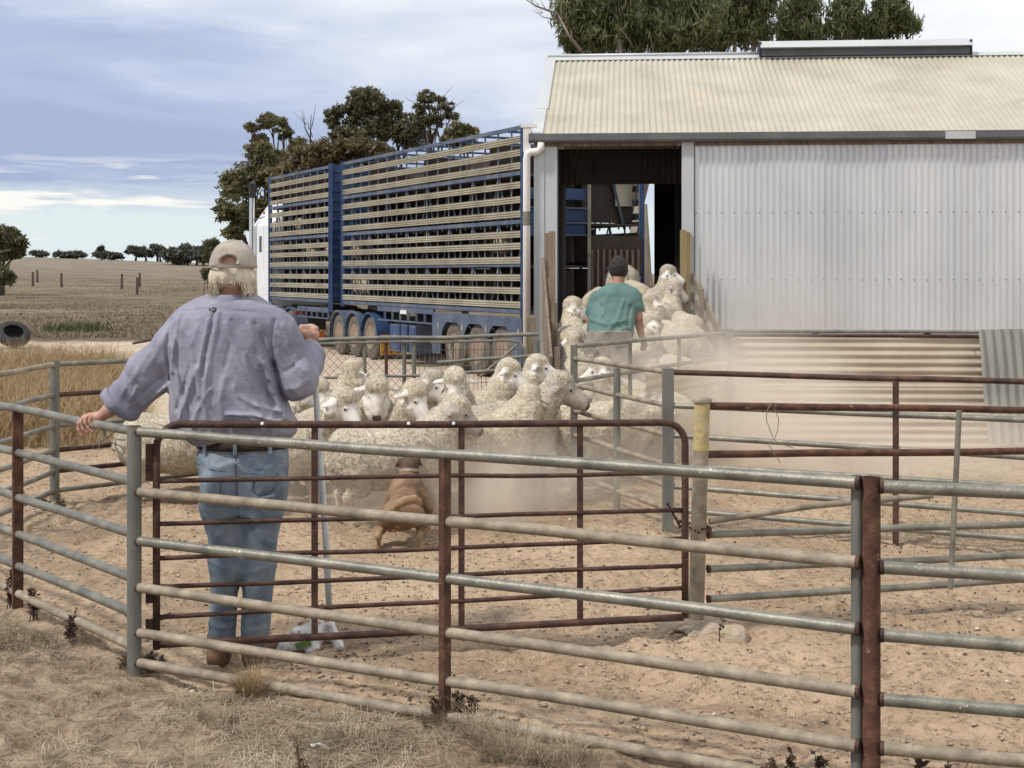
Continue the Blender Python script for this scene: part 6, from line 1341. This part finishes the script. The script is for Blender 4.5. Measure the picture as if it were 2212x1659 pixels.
mb = MB(); t = np.linspace(-1.1, 1.1, 20); P = np.array([[cc_+[math.sin(a)*.088*(1-.05*(q_-1)), .075+.045*math.cos(a)+(q_-1)*.085*math.cos(a), -.002-.03*(q_-1)] for q_ in (1, 1.5, 1.9)] for a in t]); mb.grid(P); mb.grid(P[::-1]-[0, 0, .005]); mb.build('brim', G['cap'], cap_, smooth=True)
mb = MB(); t = np.linspace(-2.1, -1.04, 14); P = np.array([[cc_+[.106*math.cos(a)*1.012, .121*math.sin(a)*1.012, z] for z in (-.006, .011)] for a in t]); mb.grid(P[::-1]); mb.grid((P-[0, -.003, 0])); mb.build('strap', G['strap'], cap_, smooth=True)
mb = MB(); t = np.linspace(-math.pi, 0, 30); mb.tube([cc_+[.107*math.cos(a), .122*math.sin(a), -.005] for a in t], .0035, 6); mb.build('sweat_band', G['strap'], cap_, smooth=True)
for a in (-2.3, -.85, -1.95, -1.15):
    mb = MB(); mb.lathe(cc_+[.086*math.cos(a), .098*math.sin(a), .066], (math.cos(a), math.sin(a), .6), [(0, .003), (.0045, .0028), (.005, .001)], 8); mb.build('eyelet', G['strap'], cap_)
mb = MB(); mb.lathe(cc_+[0, 0, .119], (0, 0, 1), [(0, .008), (.003, .007), (.005, .002)], 10); mb.build('cap_button', G['strap'], cap_)
# pole with the plastic bag
G['pole'] = mat('white painted pole', [(.34, .36, .37), (.55, .57, .58), (.66, .68, .68)], 12, .5, 0, .2, 40, stretch=(3, 3, .5), speck=(9, (.16, .15, .14), .66))
pl = thing('bag_pole', W(712, 1400, 6.450), 'pale painted pole held upright by the older man, used to move sheep', 'pole')
mb = MB(); mb.tube([W(667, 700, 6.550), W(672, 745, 6.550), W(684, 870, 6.520), W(690, 970, 6.510), W(703, 1150, 6.480), W(712, 1335, 6.450)], [.0145, .0145, .015, .0155, .0155, .0145], 12); mb.build('shaft', G['pole'], pl, smooth=True)
mb = MB(); mb.tube([W(711, 1320, 6.450), W(712, 1352, 6.450)], .018, 12); mb.tube([W(714, 1350, 6.450), W(713, 1372, 6.445)], .011, 8); mb.build('end_socket', G['post'], pl, auto=40)
def bagmat():
    m = mat('printed plastic bag', [(.60, .58, .52), (.74, .72, .68), (.80, .79, .76)], 10, .35, 0, .5, 25, speck=(16, (.52, .14, .07), .63), spec=.5); return m
G['bag'] = bagmat(); G['baggreen'] = mat('green print', [(.12, .24, .05)], rough=.4)
bg_ = Sdf((-1.22, 6.15, -.12), (-.68, 6.75, .30), .007)
bg_.cap(W(712, 1338, 6.450), W(660, 1378, 6.430), .018, .055, .02).cap(W(660, 1380, 6.430), W(600, 1408, 6.390), .05, .022, .03).cap(W(712, 1340, 6.450), W(728, 1395, 6.420), .015, .022, .015).cap(W(690, 1370, 6.440), W(670, 1405, 6.380), .04, .03, .03)
bg_.field(lambda X, Y, Z: .020*np.abs(vnoise(X*19+Z*9, Y*12, Z*17-X*12, 4))+.010*vnoise(X*44, Y*30, Z*40, 6)-.008); V, Q = bg_.nets(); o = obj_from('plastic_bag', V, Q, G['bag']); setp(o, 'crumpled white printed plastic bag tied to the foot of the pole', 'bag')
mb = MB(); mb.obox(W(655, 1392, 6.355), (.035, 0, .008), (0, .002, 0), (-.004, 0, .012)); mb.build('print', G['baggreen'], o)

# younger man on the ramp
Y2 = 13.55; zf2 = ramp_z(Y2)
man2 = thing('person', (W(1320, 0, Y2)[0], Y2, zf2), 'younger man in teal shirt bending forward among the sheep on the ramp', 'person')
q2 = lambda x, y, Y=Y2: W(x, y, Y)
h2 = q2(1336, 582, Y2+.24)
sk = Sdf((h2[0]-.55, Y2-.45, zf2-.02), (h2[0]+.45, Y2+.75, h2[2]+.16), .012)
sk.ell(h2, (.082, .10, .12), .02).cap(h2+[0, -.03, -.06], q2(1332, 640, Y2+.14), .060, .064, .03).ell(h2+[0, .10, -.03], (.014, .02, .02), .01).ell(h2+[0, .06, -.08], (.045, .035, .03), .03)
for sg in (-1, 1): sk.ell(h2+[sg*.079, .0, -.015], (.011, .018, .030), .006)
sk.ell(q2(1325, 680, Y2+.05), (.15, .09, .16), .05).ell(q2(1315, 730, Y2-.05), (.15, .11, .12), .05)
sk.cap(q2(1371, 640, Y2+.08), q2(1378, 688, Y2+.03), .056, .047, .03).cap(q2(1378, 688, Y2+.03), q2(1388, 735, Y2+.12), .045, .030, .02)
sk.cap(q2(1284, 648, Y2+.08), q2(1276, 695, Y2+.10), .054, .044, .03).cap(q2(1276, 695, Y2+.10), q2(1290, 730, Y2+.26), .042, .028, .02)
for (hx, hy, hY) in ((1390, 740, Y2+.14), (1292, 736, Y2+.28)):
    c = q2(hx, hy, hY); sk.ell(c, (.026, .036, .042), .015)
    for i in range(4): sk.cap(c+[-.022+.015*i, .01, -.03], c+[-.026+.017*i, .02, -.075-.008*(i in (1, 2))], .0105, .009, .003)
    sk.cap(c+[.024, .015, .0], c+[.045, .03, -.035], .011, .009, .004)
for lx, fx in ((1296, 1290), (1338, 1342)):
    k_ = q2(lx, 0, Y2)[0]; sk.cap((k_, Y2-.08, .90+zf2-.05), (k_, Y2+.05, .50+zf2), .085, .058, .03).cap((k_, Y2+.05, .50+zf2), (k_, Y2-.08, .10+zf2), .056, .036, .02).cap((k_, Y2-.08, .05+zf2), (k_, Y2+.12, .035+zf2), .04, .035, .02)
V, Q = sk.nets(); obj_from('body', V, Q, G['skin2'], man2)
hb = Sdf(h2+[-.12, -.15, -.12], h2+[.12, .15, .15], .007); hb.ell(h2+[0, -.010, .010], (.096, .112, .130), 0).ell(h2+[0, .14, -.05], (.08, .10, .12), .01, op='sub').ell(h2+[0, -.05, -.185], (.075, .14, .085), .02, op='sub').ell(h2+[-.09, .03, -.09], (.03, .07, .06), .01, op='sub').ell(h2+[.09, .03, -.09], (.03, .07, .06), .01, op='sub').field(lambda X, Y, Z: .005*vnoise(X*70, Y*70, Z*70, 3)); V, Q = hb.nets(); obj_from('hair', V, Q, G['hairb'], man2)
te = Sdf((h2[0]-.5, Y2-.45, 0.5), (h2[0]+.45, Y2+.5, h2[2]+.1), .011)
rows = [(612, 1316, 1352), (622, 1296, 1372), (636, 1282, 1382), (660, 1278, 1381), (690, 1273, 1372), (712, 1268, 1368), (728, 1270, 1366), (738, 1300, 1366)]
z, cx, a, _, b = sec(rows, lambda y: 0, lambda y: float(np.interp(y, [612, 636, 700, 738], [.085, .135, .16, .145])), Y2)
te.loft(z, cx, a, [float(np.interp(r_[0], [612, 660, 738], [Y2+.14, Y2+.06, Y2-.06])) for r_ in rows], b, k=.03, p=2.3)
te.cap(q2(1367, 642, Y2+.08), q2(1378, 668, Y2+.05), .078, .070, .04).cap(q2(1290, 645, Y2+.08), q2(1279, 676, Y2+.09), .078, .066, .04)
te.cap(q2(1379, 682, Y2+.05), q2(1381, 694, Y2+.05), .062, .062, .0, op='sub').cap(q2(1276, 688, Y2+.09), q2(1274, 700, Y2+.09), .06, .06, .0, op='sub')
f2 = [([(1345, 650), (1330, 690), (1300, 725)], .016, .02), ([(1300, 660), (1320, 690), (1350, 720)], -.012, .018), ([(1275, 690), (1310, 700), (1350, 690)], .014, .018), ([(1272, 712), (1310, 718), (1360, 705)], .012, .016), ([(1360, 660), (1352, 700), (1362, 735)], -.014, .02), ([(1310, 640), (1300, 680)], .010, .02)]
te.field(fold_field([(a_, b_*1.5, c_*.9) for a_, b_, c_ in f2], Y2+.03)); te.field(lambda X, Y, Z: .008*fbm(X*9, Y*9, Z*9, 14, 3)); V, Q = te.nets(); obj_from('tee_shirt', V, Q, G['teal'], man2)
kh = Sdf((h2[0]-.4, Y2-.4, .3), (h2[0]+.4, Y2+.35, 1.15), .011)
rows = [(712, 1270, 1364), (725, 1267, 1366), (745, 1266, 1366), (765, 1266, 1364), (785, 1268, 1364)]
kh.loft(*sec(rows, lambda y: Y2-.05, lambda y: .155, Y2), k=.02, p=2.3); kx = q2(1316, 0)[0]
for sg in (-1, 1): kh.cap((kx+sg*.10, Y2-.03, .85), (kx+sg*.105, Y2+.04, .60), .115, .105, .05)
kh.field(fold_field([([(1316, 730), (1316, 790)], -.012, .016), ([(1275, 748), (1295, 748)], -.010, .008), ([(1335, 748), (1358, 750)], -.010, .008), ([(1270, 770), (1310, 765)], .01, .014)], Y2)); kh.field(lambda X, Y, Z: .008*fbm(X*12, Y*12, Z*12, 17, 2)); V, Q = kh.nets(); kk = obj_from('shorts', V, Q, G['khaki'], man2)
mb = MB()
for a_, b_ in ((1270, 1286), (1330, 1362)): 
    p, q = q2(a_, 749, Y2-.21), q2(b_, 750, Y2-.21); mb.bar(p, q, .03, .008)
mb.build('pocket_trim', G['belt'], kk)
for lx in (1296, 1338):
    k_ = q2(lx, 0, Y2)[0]; bo = Sdf((k_-.1, Y2-.2, zf2-.03), (k_+.1, Y2+.25, zf2+.2), .01); bo.cap((k_, Y2-.08, zf2+.13), (k_, Y2-.08, zf2+.06), .052, .05, .02).cap((k_, Y2-.06, zf2+.045), (k_, Y2+.13, zf2+.04), .048, .044, .03); V, Q = bo.nets(); obj_from('boot', V, Q, G['boot'], man2)

# ------------------------------------------------------------------ dog
YD = 8.62
G['fur'] = mat('red brown short fur', [(.10, .06, .036), (.19, .115, .066), (.31, .20, .12)], 8, .75, 0, .3, 70, spec=.25)
G['furl'] = mat('pale tan fur', [(.24, .155, .085), (.37, .26, .155)], 10, .8, 0, .3, 70, spec=.2); G['furd'] = mat('dark brown fur', [(.05, .028, .018), (.10, .055, .033)], 10, .7, 0, .3, 70)
dog = thing('dog', W(868, 1182, YD), 'red brown kelpie seen from behind, crouched with curled tail facing the mob', 'dog')
d = lambda x, y, Y=YD: W(x, y, Y)
dg = Sdf(d(795, 1195, YD)-[0, .25, 0], d(945, 970, YD)+[0, .95, .06], .0095)
dg.ell(d(866, 1112), (.098, .12, .070), .04).cap(d(866, 1110, YD+.04), d(874, 1080, YD+.36), .100, .098, .08).ell(d(878, 1066, YD+.44), (.108, .12, .12), .06).cap(d(880, 1058, YD+.46), d(884, 1018, YD+.50), .090, .062, .05)
dg.ell(d(856, 1052, YD+.42), (.035, .05, .06), .03).ell(d(900, 1052, YD+.42), (.035, .05, .06), .03)
dg.ell(d(884, 1003, YD+.53), (.068, .085, .058), .02).cap(d(884, 1005, YD+.56), d(884, 1016, YD+.68), .045, .026, .03)
for sg, x in ((-1, 860), (1, 908)): dg.cap(d(x+sg*-6, 994, YD+.51), d(x+sg*3, 1006, YD+.50), .022, .012, .010)
dg.cap(d(840, 1112, YD+.00), d(825, 1138, YD+.10), .062, .042, .02).cap(d(826, 1140, YD+.12), d(817, 1158, YD-.05), .034, .021, .015).cap(d(817, 1158, YD-.05), d(818, 1181, YD-.02), .018, .015, .010).cap(d(818, 1183, YD-.02), d(817, 1184, YD+.06), .021, .017, .01)
dg.cap(d(896, 1112, YD+.00), d(916, 1138, YD+.10), .064, .043, .02).cap(d(914, 1140, YD+.12), d(904, 1158, YD-.05), .034, .021, .015).cap(d(904, 1158, YD-.05), d(908, 1182, YD-.02), .018, .015, .010).cap(d(908, 1184, YD-.02), d(914, 1185, YD+.06), .021, .017, .01)
dg.cap(d(908, 1068, YD+.42), d(925, 1100, YD+.40), .055, .036, .03).cap(d(925, 1100, YD+.40), d(926, 1142, YD+.44), .030, .018, .015).cap(d(848, 1076, YD+.42), d(840, 1112, YD+.42), .050, .034, .03).cap(d(840, 1112, YD+.42), d(842, 1146, YD+.45), .028, .018, .015)
dg.field(lambda X, Y, Z: .004*fbm(X*22, Y*22, Z*22, 6, 2)-.006*np.abs(vnoise(X*13, Y*13, Z*24, 8))+.003)
V, Q = dg.nets(); C = V[Q].mean(1); o = obj_from('body', V, Q, [G['fur'], G['furl'], G['furd']], dog)
hz = d(0, 1014, YD+.5)[2]; mi = np.where((C[:, 2] > hz) & (C[:, 1] > YD+.35), 2, np.where((C[:, 2] < d(0, 1142)[2]+.02*np.sin(C[:, 0]*60)+.015*np.sin(C[:, 1]*90)) & (C[:, 1] < YD+.3), 1, 0)).astype(np.int32); o.data.polygons.foreach_set('material_index', mi)
tl_ = Sdf(d(815, 1140)-[0, .30, 0], d(935, 1050)+[0, .2, .02], .007); pts = [d(864, 1108, YD-.06), d(852, 1100, YD-.14), d(862, 1088, YD-.16), d(878, 1081, YD-.16), d(894, 1079, YD-.14), d(905, 1084, YD-.12), d(910, 1092, YD-.10)]
for a, b, ra_, rb_ in zip(pts[:-1], pts[1:], (.020, .022, .026, .028, .026, .020), (.022, .026, .028, .026, .020, .008)): tl_.cap(a, b, ra_, rb_, .008)
tl_.field(lambda X, Y, Z: .004*vnoise(X*60, Y*60, Z*60, 3)); V, Q = tl_.nets(); obj_from('tail', V, Q, G['furl'], dog)
mb = MB(); mb.lathe(d(884, 1017, YD+.50), (0, .25, 1), [(-.010, .060), (-.010, .074), (.010, .072), (.010, .060)], 24); mb.build('collar', G['dusty'], dog, auto=40)

# ------------------------------------------------------------------ dust in the air
def dust(label, c, rad, dens, sc, seed):
    m = bpy.data.materials.new('dust in air'); m.use_nodes = True; nt = m.node_tree; nt.nodes.clear()
    o = N(nt, 'ShaderNodeOutputMaterial'); v = N(nt, 'ShaderNodeVolumePrincipled'); link(nt, v.outputs[0], o.inputs['Volume']); v.inputs['Color'].default_value = (.985, .91, .80, 1); v.inputs['Anisotropy'].default_value = .2
    p = N(nt, 'ShaderNodeTexCoord').outputs['Object']
    ln = N(nt, 'ShaderNodeVectorMath', operation='LENGTH'); link(nt, p, ln.inputs[0])
    f = ramp(nt, ln.outputs[1], [(.0, 1.0), (.45, .62), (.8, .15), (1.0, 0.0)])
    P = vmath(nt, 'ADD', vmath(nt, 'MULTIPLY', p, tuple(float(q)*sc for q in rad)), (seed*3.1, seed*1.7, seed*.9)); n = noise(nt, P, 1.0, 3, .55, .6)
    link(nt, fmath(nt, 'MULTIPLY', fmath(nt, 'MULTIPLY', f, ramp(nt, n, [(.36, .06), (.66, 1.0)])), dens), v.inputs['Density'])
    mb = MB(); prof = [(-math.cos(t_), max(math.sin(t_), .001)) for t_ in np.linspace(0.02, math.pi-.02, 14)]; mb.lathe((0, 0, 0), (0, 0, 1), prof, 24)
    me = mb.mesh('dust_cloud'); me.materials.append(m); o = link_obj('dust_cloud', me, None, c); o.scale = tuple(float(q) for q in rad); setp(o, label, 'dust', None, 'stuff'); return o
dust('dust rising round the legs of the mob behind the dog', W(1010, 1058, 9.75), (1.8, .85, .52), 5.0, 1.7, 1)
dust('thick dust cloud drifting along the dusty panel in the right pen', W(1545, 850, 12.1), (1.45, 1.2, .75), 3.0, 1.2, 2)
dust('pale dust billowing in front of the shed wall', W(1680, 700, 14.4), (1.5, 1.0, 1.0), .7, .9, 3)
dust('thin low dust drifting over the right pen floor', W(1800, 960, 11.2), (2.4, 1.6, .55), 1.6, 1.1, 4)

# ------------------------------------------------------------------ render settings
S.render.engine = 'CYCLES'
try: S.cycles.volume_step_rate = 2.5; S.cycles.volume_max_steps = 96; S.cycles.volume_bounces = 3
except Exception: pass
S.cycles.max_bounces = 6
